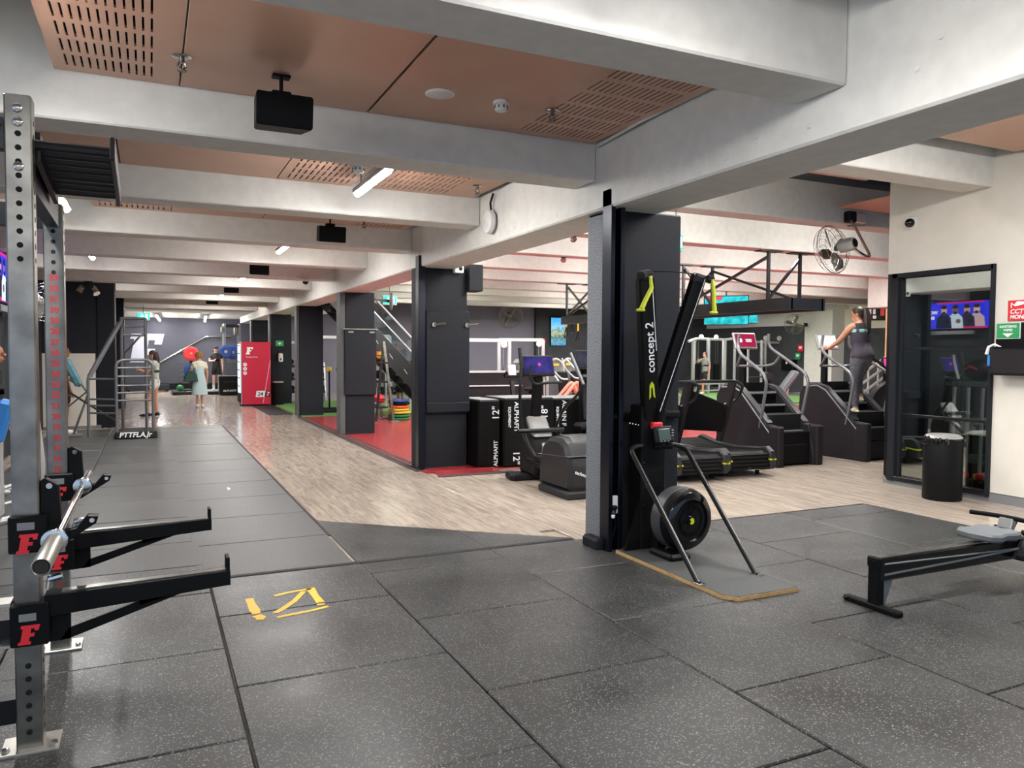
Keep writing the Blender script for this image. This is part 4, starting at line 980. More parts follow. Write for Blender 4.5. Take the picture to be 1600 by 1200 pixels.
# ============================================================ STAIR CLIMBERS
def climber(loc, label, scr, logo=None):
    t = thing('stair_climber', label, 'stair climber', loc, 0, 'stair climbers')
    W = .84
    prof = [(.0, .0), (-.02, .12), (.02, .28), (.1, .6), (.22, .62), (.8, 1.12), (.98, 1.17), (1.26, 1.13), (1.34, 1.0), (1.36, .55), (1.3, .1), (1.28, 0)]
    for x in (0, W-.12):
        q = MB(); q.prism(prof, (x, 0, .0), (0, 1, 0), (0, 0, 1), (.12, 0, 0), b=.014); o = q.obj('side_panel', 'plasticd', t)
        e = MB(); e.tube([(x+(0 if x == 0 else .12), a, b) for a, b in [(.0, .2), (.05, .36), (.16, .5), (.5, .82), (.78, 1.08), (.95, 1.15), (1.2, 1.13)]], .011, 6); e.obj('edge_trim', 'grey', o)
        if x == 0:
            text('lettering', 'technogym', .05, (-.004, .92, .2), (0, -1, 0), (0, 0, 1), 'silver', o, .001)
        e = MB(); e.prism([(.22, .625), (.8, 1.125), (.98, 1.175), (.98, 1.185), (.8, 1.14), (.2, .64)], (x+.005, 0, 0), (0, 1, 0), (0, 0, 1), (.11, 0, 0)); e.obj('rail_top', 'plastic', o)
    q = MB(); q.prism([(.06, .03), (.06, .5), (.3, .5), (.3, .03)], (.12, 0, 0), (0, 1, 0), (0, 0, 1), (W-.24, 0, 0), b=.01); q.box((W/2, .06, .24), (.5, .03, .16), b=.01); q.obj('front_box', 'black', t)
    for (x, ww) in ((W-.02, .14), (.05, .12)): q = MB(); q.box((x, .06, .3), (ww, .22, .6), b=.02); q.obj('corner_post', 'plasticd', t)
    q = MB(); q.box((W/2, .7, .5), (W-.24, .9, .5)); q.obj('belly', 'hole', t)
    for k in range(4):
        y, z = .2+.19*k, .5+.185*k
        q = MB(); q.box((W/2, y+.1, z), (W-.25, .22, .035), b=.006); q.box((W/2, y+.2, z+.08), (W-.25, .012, .15)); s = q.obj('step', 'black', t)
        q = MB(); q.box((W/2, y-.01, z), (W-.25, .012, .03), b=.003); q.obj('nosing', 'grey', s)
    q = MB(); q.box((W/2, 1.16, 1.14), (W-.2, .3, .1), b=.03); q.obj('top_cover', 'plastic', t)
    for x in (.02, W-.02):
        sx = -1 if x < .3 else 1
        q = MB(); q.tube(rnd([(x, .37, .55), (x+sx*.02, .22, 1.24), (x+sx*.02, .3, 1.38), (x, .82, 1.66), (x-sx*.08, .98, 1.78), (x-sx*.1, .96, 1.98)], .12, 5), .024, 10); o = q.obj('handrail', 'tubegrey', t)
        q = MB(); q.tube(rnd([(x, .8, 1.65), (x-sx*.02, .9, 1.5), (x-sx*.1, 1.02, 1.47), (W/2, 1.1, 1.47)], .07), .02, 8); q.obj('cross_rail', 'tubegrey', o)
    q = MB(); q.box((W/2, 1.2, 1.48), (.1, .1, .66), b=.02); q.obj('mast', 'black', t)
    screen_panel(t, (W/2-.04, 1.13, 1.87), .46, .27, rad(-18), scr, 'silver', logo=logo)
    return t
climber((8.27, 8.5, 0), 'front stair climber with the red screen beside the treadmill', 'scr_red', 'WELCOME')
climber((9.98, 8.42, 0), 'stair climber carrying the ponytailed woman', 'scr_white')
# disc bike behind
db = thing('disc_bike', 'cross trainer with a round side disc and pink screen behind the climbing woman', 'cross trainer', (11.6, 9.2, 0))
q = MB(); q.lathe([(.44, 0), (.46, .03), (.46, .15), (.44, .18)], 36, (0, 0, .78), (-.5, -.86, 0)); ds = q.obj('disc', 'plasticd', db)
q = MB(); q.lathe([(.3, .18), (.3, .19), (.27, .192)], 36, (0, 0, .78), (-.5, -.86, 0)); q.obj('ring', 'plastic', ds); q = MB(); q.box((-.1, -.17, .8), (.05, .02, .3), RZ(rad(-30)), b=.008); q.obj('badge', 'silver', ds)
q = MB(); q.box((.1, .2, .06), (.6, 1.4, .12), b=.03); q.box((.15, .15, .4), (.25, .5, .7), b=.05); q.obj('base', 'plasticd', db)
q = MB(); q.bar((.3, .4, .2), (.32, .4, 1.35), .1, .1); q.obj('mast', 'black', db)
screen_panel(db, (.34, .3, 1.47), .42, .3, rad(-14), 'scr_pink', 'plasticd', rad(-20), 'WELCOME')
q = MB(); q.tube(rnd([(-.25, .3, 1.62), (.0, .25, 1.5), (.12, .1, 1.2), (.05, -.1, .7)], .1), .024, 8); q.obj('handle', 'bsteel', db)
q = MB()
for k in range(9): q.box((.42, -.2, .2+.07*k), (.1, .02, .025))
q.obj('vent_slot', 'tubelight', db)

# ============================================================ RIGHT WALL ITEMS
t = thing('waste_bin', 'tall black waste bin with a chrome top by the glass panel', 'bin', (8.25, 5.88, 0))
MB().lathe([(.2, 0), (.205, .015), (.205, .69), (.195, .71)], 36).obj('body', 'black', t)
MB().lathe([(.198, .695), (.2, .72), (.17, .745), (.15, .75)], 36).obj('lid', 'lidsteel', t)
q = MB(); q.lathe([(.2, .685), (.208, .69), (.208, .705), (.2, .71)], 30)
for k in range(9):
    a = rad(150+R.random()*90); q.ell((.2*math.cos(a), .2*math.sin(a), .65+.05*R.random()), (.03, .03, .03+.02*R.random()), 6, 5)
q.obj('bin_liner', 'blackg', t)
sg = thing('cctv_sign', 'red CCTV sign on the cream wall above the green one', 'sign', (8.592, 5.20, 2.15))
MB().box((0, 0, 0), (.012, .4, .225), b=.002).obj('plate', 'redp', sg)
text('lettering', 'CCTV', .07, (-.008, .175, -.012), (0, -1, 0), (0, 0, 1), 'white', sg, .001, 'LEFT', .2, .002)
text('lettering', 'MONITORED', .06, (-.008, .175, -.072), (0, -1, 0), (0, 0, 1), 'white', sg, .001, 'LEFT', .2, .002)
q = MB(); q.prism([(0, 0), (.1, .02), (.095, .05), (.02, .055), (-.01, .02)], (-.008, .12, .045), (0, -1, 0), (0, 0, 1), (-.002, 0, 0)); q.prism([(-.02, -.01), (-.01, -.01), (-.01, .03), (.02, .01), (.025, .02), (-.02, .05)], (-.008, .145, .04), (0, -1, 0), (0, 0, 1), (-.002, 0, 0)); q.obj('camera_icon', 'white', sg)
sb = thing('wipes_station', 'black wall board and dispenser for sanitising wipes', 'dispenser', (8.59, 5.28, 1.73))
MB().box((0, -.06, 0), (.02, .6, .58), b=.004).obj('backboard', 'black', sb)
MB().box((-.11, -.1, -.14), (.2, .58, .3), b=.03).obj('dispenser_box', 'plasticd', sb)
MB().box((-.11, -.1, .012), (.17, .5, .02), b=.008).obj('lid', 'black', sb)
q = MB(); q.box((-.0145, .1, .2), (.012, .25, .165), b=.002); gs = q.obj('green_sign', 'green', sb, 'green sign above the dispenser')
q = MB(); q.box((-.0125, .1, .2), (.012, .262, .177), b=.002); q.obj('sign_border', 'white', gs)
text('lettering', 'SANITISING', .036, (-.022, .1, .245), (0, -1, 0), (0, 0, 1), 'white', gs, .001, bold=.001); text('lettering', 'WIPES', .036, (-.022, .1, .205), (0, -1, 0), (0, 0, 1), 'white', gs, .001, bold=.001)
q = MB(); q.prism([(-.06, .02), (.06, .02), (.0, -.025)], (-.0215, .1, .152), (0, -1, 0), (0, 0, 1), (-.002, 0, 0)); q.obj('arrow', 'white', gs)
q = MB(); q.tube(rnd([(-.1, .14, .0), (-.12, .2, .04), (-.13, .28, -.02), (-.12, .27, -.1)], .04), [.012]*10+[.018]*6, 7) if False else q.tube([(-.1, .12, .02), (-.12, .18, .05), (-.13, .24, .02), (-.13, .26, -.06)], [.008, .014, .016, .02], 7); q.obj('wipe', 'white', sb, 'white wipe pulled out of the box')
MB().box((-.16, .2, -.13), (.04, .05, .12), b=.01).obj('blue_label', 'blue', sb)
# store items behind the glass
for i, y in enumerate((6.3, 6.12, 5.94, 5.76)):
    t = thing('studio_bar', ('first', 'second', 'third', 'fourth')[i]+' grey studio bar from the left behind the glass panel', 'bar', (9.0, y, .005), 0, 'studio bars behind the glass')
    q = MB(); q.tube([(0, 0, .16), (.05, .02, 1.26)], .02, 10); q.obj('shaft', 'tubelight', t); q = MB(); q.ell((0, 0, .085), (.075, .075, .085), 12, 8); q.obj('end_weight', 'black', t); q = MB(); q.ell((0, 0, .19), (.045, .045, .05), 10, 6); q.obj('red_collar', 'redp', t)
sr_ = thing('store_shelf', 'grey green store shelf behind the glass panel', 'shelf', (9.75, 5.8, .005))
M['shelfgrey'] = mat('shelf_grey', (120, 140, 136), .5)
for z in (1.28, .8, .3): MB().box((0, 0, z), (.55, 1.9, .05), b=.008).obj('shelf_board', 'shelfgrey', sr_)
for y in (-.92, .92):
    for x in (-.25, .25): MB().box((x, y, .66), (.04, .04, 1.32), b=.006).obj('leg', 'bsteel', sr_)
for i, (y, z) in enumerate(((6.45, 1.305), (6.05, 1.305), (5.65, 1.305), (5.25, 1.305))):
    t = thing('kit_bag', ('first', 'second', 'third', 'fourth')[i]+' dark kit bag from the left on the store shelf behind the glass', 'bag', (9.72, y, z+.012), 0, 'kit bags on the store shelf'); MB().ell((0, 0, .15), (.19, .17, .15), 14, 8).obj('body', 'black', t); q = MB(); q.tube([(-.17, -.08, .16), (-.21, 0, .2), (-.17, .08, .16)], .014, 6); q.obj('strap', 'redp', t)
# ============================================================ PEOPLE
def skin_mesh(pts, edges, root, sub=1):
    names = list(pts); ix = {n: i for i, n in enumerate(names)}
    me = bpy.data.meshes.new('sk'); me.from_pydata([pts[n][0] for n in names], [(ix[a], ix[b]) for a, b in edges], [])
    o = bpy.data.objects.new('sk', me); C.objects.link(o)
    o.modifiers.new('s', 'SKIN'); 
    for i, n in enumerate(names):
        r = pts[n][1]; r = r if isinstance(r, tuple) else (r, r)
        me.skin_vertices[0].data[i].radius = r; me.skin_vertices[0].data[i].use_root = (n == root)
    m2 = o.modifiers.new('d', 'SUBSURF'); m2.levels = sub; m2.render_levels = sub
    dg = bpy.context.evaluated_depsgraph_get(); ev = o.evaluated_get(dg).to_mesh()
    vs = [tuple(v.co) for v in ev.vertices]; fs = [tuple(p.vertices) for p in ev.polygons]
    o.evaluated_get(dg).to_mesh_clear(); bpy.data.objects.remove(o); bpy.data.meshes.remove(me)
    return vs, fs
BASE = dict(pelvis=(0, 0, .94), waist=(0, 0, 1.08), chest=(0, .0, 1.28), collar=(0, -.01, 1.40), neck=(0, .0, 1.47), skull=(0, .025, 1.60))
for s, q in (('l', -1), ('r', 1)):
    BASE.update({'sh'+s: (q*.165, -.01, 1.385), 'el'+s: (q*.225, -.02, 1.11), 'wr'+s: (q*.235, .05, .87), 'ha'+s: (q*.235, .075, .79),
                 'hip'+s: (q*.09, 0, .88), 'kn'+s: (q*.098, .015, .49), 'an'+s: (q*.1, -.025, .085), 'he'+s: (q*.1, -.05, .035), 'to'+s: (q*.115, .14, .03)})
RAD = dict(pelvis=(.155, .115), waist=(.12, .09), chest=(.145, .105), collar=(.10, .075), neck=.052, skull=.06, sh=.058, el=.042, wr=.028, ha=.03, hip=.088, kn=.056, an=.038, he=.036, to=.032)
def rr(n): return RAD[n] if n in RAD else RAD[n[:-1]]
ED = [('pelvis', 'waist'), ('waist', 'chest'), ('chest', 'collar'), ('collar', 'neck'), ('neck', 'skull')]
for s in 'lr': ED += [('collar', 'sh'+s), ('sh'+s, 'el'+s), ('el'+s, 'wr'+s), ('wr'+s, 'ha'+s), ('pelvis', 'hip'+s), ('hip'+s, 'kn'+s), ('kn'+s, 'an'+s), ('an'+s, 'he'+s), ('he'+s, 'to'+s)]
def grow(r, k): return tuple(v+k for v in r) if isinstance(r, tuple) else r+k
def person(label, loc, rz, pose={}, skin='skin', clothes=(), hair=('short', 'hair'), h=1.7, look=0, slim=1.0, tilt=0, hips=1.0):
    t = thing('person', label, 'person', loc, rz)
    J = dict(BASE); J.update(pose); k = h/1.72
    P = {n: V(p)*k for n, p in J.items()}
    def rd(n):
        r = rr(n); f = slim*k*(hips if n[:3] in ('pel', 'hip') else (hips+1)/2 if n[:2] == 'kn' else 1)
        return tuple(v*f for v in r) if isinstance(r, tuple) else r*f
    vs, fs = skin_mesh({n: (P[n], rd(n)) for n in P}, ED, 'pelvis')
    mb = MB(); mb.add(vs, fs)
    # head: skull, jaw, nose, ears
    c = P['skull']; rot = RZ(look) @ RX(tilt)
    mb.ell(c+rot @ V((0, -.005, .015))*k, (.074*k, .092*k, .10*k), 16, 12, rot)
    mb.ell(c+rot @ V((0, .028, -.055))*k, (.056*k, .06*k, .062*k), 12, 8, rot)
    mb.ell(c+rot @ V((0, .098, -.012))*k, (.012*k, .018*k, .022*k), 8, 6, rot)
    mb.ell(c+rot @ V((0, .086, -.058))*k, (.022*k, .010*k, .008*k), 8, 5, rot)
    for s in (-1, 1): mb.ell(c+rot @ V((s*.075, -.005, -.01))*k, (.010*k, .02*k, .03*k), 8, 6, rot)
    # hands with fingers
    for s, q in (('l', -1), ('r', 1)):
        w, hd = P['wr'+s], P['ha'+s]; d = (hd-w).normalized()
        side = d.cross(V((q, 0, .2))).normalized() if abs(d.x) < .9 else V((0, 1, 0)); nrm = d.cross(side).normalized()
        for f, (off, L) in enumerate(((-.026, .062), (-.009, .074), (.009, .07), (.026, .055))):
            a = hd+side*off*k+d*.01; b = a+d*L*.55*k; e = b+(d*.55-nrm*.6*q).normalized()*L*.5*k
            mb.tube([a, b, e], [.0095*k, .0085*k, .006*k], 6)
        th = hd-d*.02*k+side*.03*k; mb.tube([th, th+(side*.8+d*.7)*.03*k, th+(side*.6+d*1.4)*.04*k], [.011*k, .0095*k, .007*k], 6)
    mb.obj('body', skin, t, smooth=60)
    for s in (-1, 1):
        q = MB(); q.ell(c+rot @ V((s*.03, .085, .012))*k, (.012*k, .008*k, .007*k), 8, 6, rot); q.obj('eye', 'hole', t)
    # hair
    q = MB(); st, hm = hair
    if st == 'cap':
        q.ell(c+rot @ V((0, -.005, .045))*k, (.08*k, .098*k, .085*k), 14, 8, rot); q.box(c+rot @ V((0, .115, .055))*k, (.12*k, .09*k, .012*k), rot, .004); q.obj('cap', hm, t)
    elif st == 'curly':
        for i in range(46):
            a, b = R.random()*2*PI, R.uniform(-.35, 1)
            n = V((math.cos(a)*math.sqrt(1-b*b), math.sin(a)*math.sqrt(1-b*b), b))
            if n.y > .55 and n.z < .5: continue
            q.ell(c+rot @ (V((0, -.015, .03))+V((n.x*.092, n.y*.10, n.z*.095)))*k, (.045*k,)*3, 7, 5)
        q.obj('hair', hm, t)
    else:
        q.ell(c+rot @ V((0, -.018, .03))*k, (.083*k, .096*k, .095*k), 16, 10, rot)
        q.ell(c+rot @ V((0, -.05, -.02))*k, (.075*k, .06*k, .08*k), 12, 8, rot)
        if st == 'pony':
            b = c+rot @ V((.0, -.095, .05))*k
            q.tube([b, b+V((.01, -.05, .0)), b+V((.02, -.075, -.12)), b+V((.02, -.07, -.3)), b+V((.015, -.05, -.46)), b+V((.01, -.04, -.56))], [.03, .05, .066, .07, .058, .012], 10)
        if st == 'long':
            b = c+rot @ V((0, -.06, .0))*k
            q.tube([b+V((0, 0, .05)), b+V((0, -.03, -.1)), b+V((0, -.04, -.22)), b+V((0, -.03, -.34))], [.07, .08, .075, .03], 10)
        q.obj('hair', hm, t)
    def patch(keep, off):
        segs = [(a, b, P[a], P[b]) for a, b in ED]
        vv = [V(v) for v in vs]; nr = [V((0, 0, 0)) for _ in vv]; ok = []
        for v in vv:
            best = None
            for a, b, p, q_ in segs:
                d = q_-p; u = max(0, min(1, (v-p).dot(d)/max(d.length_squared, 1e-9))); dd = (v-p-d*u).length/(max(rd(a) if not isinstance(rd(a), tuple) else rd(a)[0], .03))
                if best is None or dd < best[0]: best = (dd, a, b, u)
            lim = keep.get((best[1], best[2]), keep.get((best[1], best[2][:-1])) if best[1] in ('pelvis', 'collar') else keep.get((best[1][:-1], best[2][:-1])))
            ok.append(lim is not None and lim[0] <= best[3] <= lim[1])
        for f in fs:
            n = (vv[f[1]]-vv[f[0]]).cross(vv[f[2]]-vv[f[0]])
            for i in f: nr[i] += n
        sel = [f for f in fs if all(ok[i] for i in f)]
        use = sorted({i for f in sel for i in f}); mp = {i: j for j, i in enumerate(use)}
        return [vv[i]+nr[i].normalized()*off for i in use], [tuple(mp[i] for i in f) for f in sel]
    # clothing
    for (nm, kind, cm) in clothes:
        pp = {}; ee = []
        def addp(n, g, p=None): pp[n] = (P[n] if p is None else p, grow(rd(n if p is None else n.split('_')[0]), g))
        if kind in ('tee', 'tank', 'croptop'):
            g = .014
            for n in ('pelvis', 'waist', 'chest'): addp(n, g)
            pp['collar'] = (P['collar']-V((0, 0, .02)), grow(rd('collar'), .012))
            ee = [('pelvis', 'waist'), ('waist', 'chest'), ('chest', 'collar')]
            if kind == 'croptop': del pp['pelvis']; ee = ee[1:]
            for s in 'lr':
                if kind != 'tank':
                    addp('sh'+s, .016); m_ = P['sh'+s].lerp(P['el'+s], .62); pp['mid'+s] = (m_, rd('el'+s)+.026); ee += [('collar', 'sh'+s), ('sh'+s, 'mid'+s)]
                else:
                    m_ = P['sh'+s].lerp(P['collar'], .35); pp['mid'+s] = (m_, .05); ee += [('collar', 'mid'+s)]
            if 'pelvis' in pp: pp['hem'] = (P['pelvis'].lerp((P['hipl']+P['hipr'])/2, 1.3)-V((0, 0, .03)), grow(rd('pelvis'), .02)); ee.append(('pelvis', 'hem'))
            root = 'chest'
        elif kind in ('shorts', 'leggings', 'longshorts'):
            addp('pelvis', .034); pp['top'] = (P['pelvis'].lerp(P['waist'], .7), grow(rd('waist'), .03)); ee = [('pelvis', 'top')]
            for s in 'lr':
                addp('hip'+s, .026); ee += [('pelvis', 'hip'+s)]
                if kind == 'leggings': addp('kn'+s, .008); addp('an'+s, .008); ee += [('hip'+s, 'kn'+s), ('kn'+s, 'an'+s)]
                else:
                    f = .45 if kind == 'shorts' else .8; m_ = P['hip'+s].lerp(P['kn'+s], f); pp['mid'+s] = (m_, rd('kn'+s)+.04); ee += [('hip'+s, 'mid'+s)]
            root = 'pelvis'
        elif kind == 'dress':
            q = MB(); b = P['pelvis']
            q.lathe([(.02, .42), (.12, .41), (.15, .3), (.135, .14), (.165, .0), (.2, -.2), (.225, -.5), (.215, -.5)], 20, b, (0, 0, 1)); q.xf(Matrix.Translation(b) @ Matrix.Diagonal((1, .8, 1, 1)) @ Matrix.Translation(-b)); q.obj(nm, cm, t, smooth=60); continue
        elif kind == 'shoes':
            for s in 'lr':
                q = MB(); a, b = P['he'+s], P['to'+s]; d = (b-a); L = d.length; d.normalize()
                q.ell((a+b)/2+V((0, 0, .012)), (.046*k, (L/2+.055)*k, .042*k), 12, 8, Matrix((d.cross(V((0, 0, 1))).normalized(), d, d.cross(V((0, 0, 1))).normalized().cross(d))).transposed())
                q.tube([P['an'+s]+V((0, 0, -.02)), P['an'+s]+V((0, 0, .02))], .048*k, 10); q.obj(nm, cm, t)
            continue
        elif kind == 'socks':
            for s in 'lr':
                q = MB(); q.tube([P['an'+s], P['an'+s].lerp(P['kn'+s], .3)], [.043*k, .05*k], 10); q.obj(nm, cm, t)
            continue
        elif kind == 'wrap':
            q = MB(); cc = P['chest']; q.lathe([(.13, .0), (.158, .02), (.158, .06), (.14, .075)], 18, cc, (0, 0, 1)); q.xf(Matrix.Translation(cc) @ Matrix.Diagonal((1.02, .78, 1, 1)) @ Matrix.Translation(-cc)); q.obj(nm, cm, t); continue
        v2, f2 = skin_mesh(pp, ee, root)
        A1 = (0, 1)
        if kind in ('tee', 'tank'): kp = {('pelvis', 'waist'): A1, ('waist', 'chest'): A1, ('chest', 'collar'): (0, .85) if kind == 'tank' else A1}; kp.update({('collar', 'sh'): A1, ('sh', 'el'): (0, .55)} if kind == 'tee' else {})
        elif kind == 'leggings': kp = {('pelvis', 'waist'): (0, .6), ('pelvis', 'hip'): A1, ('hip', 'kn'): A1, ('kn', 'an'): (0, .95)}
        else: kp = {('pelvis', 'waist'): (0, .5), ('pelvis', 'hip'): A1, ('hip', 'kn'): (0, .4 if kind == 'shorts' else .75)}
        v3, f3 = patch(kp, .012 if kind != 'leggings' else .009)
        mb2 = MB(); mb2.add(v3, f3)
        if kind != 'leggings': mb2.add(v2, f2)
        mb2.obj(nm, cm, t, smooth=60)
    return t
M['tank'] = mat('plum_grey_tank', (66, 60, 72), .8); M['leg'] = mat('mottled_leggings', (58, 60, 68), .7, noise=(96, 98, 106), scale=45)
M['mint'] = mat('mint_fabric', (150, 214, 206), .7); M['sage'] = mat('sage_tee', (176, 184, 172), .8); M['offwhite'] = mat('offwhite_fabric', (226, 224, 214), .8)
M['dress'] = mat('pale_blue_dress', (176, 196, 198), .8); M['cream'] = mat('cream_top', (226, 218, 192), .8); M['bag'] = mat('dark_green_bag', (28, 62, 56), .7)
M['blackcloth'] = mat('black_cloth', (24, 24, 28), .85); M['greycloth'] = mat('grey_cloth', (134, 138, 136), .85); M['lilac'] = mat('lilac_tee', (196, 180, 180), .8)
# woman on the second stair climber
person('woman with a long dark ponytail climbing on the stair machine', (10.36, 8.8, .70), rad(-10), dict(
    pelvis=(0, .02, .95), waist=(0, .05, 1.09), chest=(0, .09, 1.28), collar=(0, .10, 1.40), neck=(0, .12, 1.47), skull=(0, .155, 1.59),
    shl=(-.165, .1, 1.385), ell=(-.27, .22, 1.16), wrl=(-.31, .42, 1.05), hal=(-.32, .495, 1.04), shr=(.165, .1, 1.385), elr=(.24, .3, 1.18), wrr=(.28, .48, 1.05), har=(.29, .56, 1.03),
    hipl=(-.09, .02, .89), knl=(-.10, .06, .5), anl=(-.1, .03, .085), hel=(-.1, .0, .035), tol=(-.11, .18, .03), hipr=(.09, .02, .89), knr=(.11, .24, .58), anr=(.1, .17, .26), her=(.1, .14, .21), tor=(.11, .32, .205)),
    'skin', (('leggings', 'leggings', 'leg'), ('tank_top', 'tank', 'tank'), ('sports_top', 'wrap', 'mint'), ('shoe', 'shoes', 'cream')), ('pony', 'hair'), 1.75, rad(45), slim=1.1, tilt=rad(-14), hips=1.22)
person('woman in sage tee and white shorts looking down at her hands by the stretching frame', (.1, 21.5, .0), rad(78), dict(
    elr=(.2, .16, 1.13), wrr=(.12, .34, 1.2), har=(.08, .4, 1.24), ell=(-.2, .16, 1.13), wrl=(-.1, .34, 1.2), hal=(-.05, .4, 1.24), anl=(-.1, .16, .085), hel=(-.1, .13, .035), tol=(-.11, .32, .03), knl=(-.1, .14, .5), skull=(0, .05, 1.6)),
    'skin', (('shorts', 'shorts', 'offwhite'), ('tee', 'tee', 'sage'), ('shoe', 'shoes', 'blackcloth')), ('long', 'hair'), 1.68, 0, .95, rad(-20))
t = person('woman with curly hair in a pale blue dress seen from behind', (1.31, 24.5, 0), rad(10), dict(knl=(-.07, .01, .49), anl=(-.07, -.02, .085), hel=(-.07, -.05, .035), tol=(-.09, .14, .03), knr=(.07, .01, .49), anr=(.07, -.02, .085), her=(.07, -.05, .035), tor=(.09, .14, .03), ell=(-.27, -.02, 1.12), wrl=(-.24, .1, 1.0), hal=(-.22, .16, .98)),
    'skin', (('top', 'tee', 'cream'), ('dress', 'dress', 'dress'), ('shoe', 'shoes', 'offwhite')), ('curly', 'hairc'), 1.62)
t = thing('tote_bag', 'dark green tote bag on the arm of the curly haired woman', 'bag', (1.06, 24.33, .78))
q = MB(); q.prism([(-.2, 0), (.2, 0), (.17, .2), (.1, .32), (-.06, .32), (-.15, .2)], (0, -.06, 0), (1, 0, 0), (0, 0, 1), (0, .12, 0), b=.03); q.obj('sack', 'bag', t); q = MB(); q.tube(rnd([(-.08, 0, .3), (.05, .08, .56), (.1, .0, .3)], .1), .012, 6); q.obj('strap', 'bag', t)
person('man in black tee, shorts and cap standing on the lifting platform', (2.36, 32.6, .13), rad(172), dict(elr=(.25, .1, 1.14), wrr=(.1, .3, 1.15), har=(.04, .34, 1.17)), 'skin2', (('shorts', 'longshorts', 'blackcloth'), ('tee', 'tee', 'blackcloth'), ('sock', 'socks', 'offwhite'), ('shoe', 'shoes', 'offwhite')), ('cap', 'blackcloth'), 1.75)
person('man in grey tee half hidden behind the second rack post', (-1.55, 17.4, .012), rad(-70), dict(ell=(-.28, .05, 1.16), wrl=(-.2, .25, 1.0), hal=(-.15, .3, .96)), 'skind', (('shorts', 'longshorts', 'blackcloth'), ('tee', 'tee', 'greycloth'), ('sock', 'socks', 'offwhite'), ('shoe', 'shoes', 'offwhite')), ('short', 'hair'), 1.74)
person('man in black vest standing behind the white machine at the left edge', (-1.62, 10.4, .012), rad(-100), {}, 'skind', (('shorts', 'longshorts', 'blackcloth'), ('vest', 'tank', 'blackcloth'), ('shoe', 'shoes', 'offwhite')), ('short', 'hair'), 1.72)
person('man in grey tee walking before the silver cable station', (20.9, 25.6, 0), rad(100), dict(elr=(.25, .2, 1.3), wrr=(.1, .3, 1.42), har=(.05, .34, 1.42), anl=(-.1, .25, .085), hel=(-.1, .22, .035), tol=(-.11, .4, .03), knl=(-.1, .2, .5)), 'skin', (('shorts', 'longshorts', 'blackcloth'), ('tee', 'tee', 'greycloth'), ('shoe', 'shoes', 'offwhite')), ('short', 'hair'), 1.76)
person('person with bare pink legs bent up on the floor beyond the foam boxes', (9.9, 16.6, .05), rad(75), dict(pelvis=(0, 0, .24), waist=(0, -.15, .22), chest=(0, -.36, .24), collar=(0, -.48, .25), neck=(0, -.55, .25), skull=(0, -.66, .27), shl=(-.165, -.46, .22), shr=(.165, -.46, .22), ell=(-.25, -.22, .14), elr=(.25, -.22, .14), wrl=(-.25, .02, .12), wrr=(.25, .02, .12), hal=(-.25, .09, .12), har=(.25, .09, .12),
    hipl=(-.09, .05, .26), hipr=(.09, .05, .26), knl=(-.14, .3, .86), knr=(.14, .36, .84), anl=(-.14, .72, .36), anr=(.14, .78, .36), hel=(-.14, .72, .3), her=(.14, .78, .3), tol=(-.14, .88, .26), tor=(.14, .94, .26)), mat('pink_skin', (226, 140, 116), .5), (('top', 'tank', 'blackcloth'), ('shorts', 'shorts', 'blackcloth'), ('shoe', 'shoes', 'offwhite')), ('short', 'hair'), 1.85)
person('person bowed over the white counter under the black staircase', (6.45, 21.2, 0), rad(120), {}, 'skin', (('tee', 'tee', 'lilac'), ('shorts', 'longshorts', 'blackcloth'), ('shoe', 'shoes', 'offwhite')), ('short', 'hair'), 1.5)
# ============================================================ FAN ON THE RIGHT
def fan(label, c, axis, Rr, mount_pts, box):
    t = thing('wall_fan', label, 'fan', c); a = V(axis).normalized(); x = a.orthogonal().normalized(); y = a.cross(x)
    q = MB()
    for j, (rr_, h) in enumerate(((Rr, .0), (Rr*.93, .07), (Rr*.8, .1), (Rr*.55, .12), (Rr*.3, .125), (Rr*.98, -.03), (Rr*.8, -.085), (Rr*.5, -.11))):
        q.tube([a*h+(x*math.cos(k*PI/14)+y*math.sin(k*PI/14))*rr_ for k in range(28)], .0024 if j else .006, 5, True)
    for k in range(24):
        d = x*math.cos(k*PI/12)+y*math.sin(k*PI/12)
        q.tube([d*.04+a*.125, d*Rr*.55+a*.12, d*Rr*.93+a*.07, d*Rr, d*Rr*.8-a*.085, d*Rr*.35-a*.115], .0016, 4)
    q.obj('cage', 'chrome', t)['kind'] = 'stuff'
    for k in range(4):
        d = x*math.cos(k*PI/2+.4)+y*math.sin(k*PI/2+.4); e = a.cross(d)
        q = MB(); q.prism([(.05, -.03), (Rr*.6, -.10), (Rr*.88, -.07), (Rr*.9, .05), (Rr*.5, .07), (.05, .03)], (0, 0, 0), d, (e+a*.5).normalized(), a*.006); q.obj('blade', 'steel', t)
    q = MB(); q.lathe([(.05, -.10), (.085, -.13), (.09, -.26), (.075, -.33), (.05, -.34)], 22, (0, 0, 0), a); mo = q.obj('motor', 'silver', t); q = MB(); q.lathe([(.06, -.335), (.055, -.345)], 18, (0, 0, 0), a); q.obj('end_cap', 'black', mo)
    q = MB(); q.tube(rnd(mount_pts, .12), .02, 9); q.obj('arm', 'chrome', t)
    q = MB(); q.box(box, (.16, .12, .16), b=.02); q.obj('mount_box', 'black', t); q = MB(); q.box(V(box)+V((.2, 0, 0)), (.2, .08, .14), b=.01); q.tube([V(box)+V((-.05, 0, -.13)), V(box)+V((.3, 0, -.1))], .012, 6); q.obj('junction', 'steelpl', t)
    return t
fan('large chrome fan hanging from the beam above the stair climbers', (8.38, 7.66, 3.08), (-.15, .97, -.16), .33, [(.06, -.28, .0), (.25, -.3, -.1), (.68, -.05, -.06), (.74, .34, .5)], (.78, .40, .56))
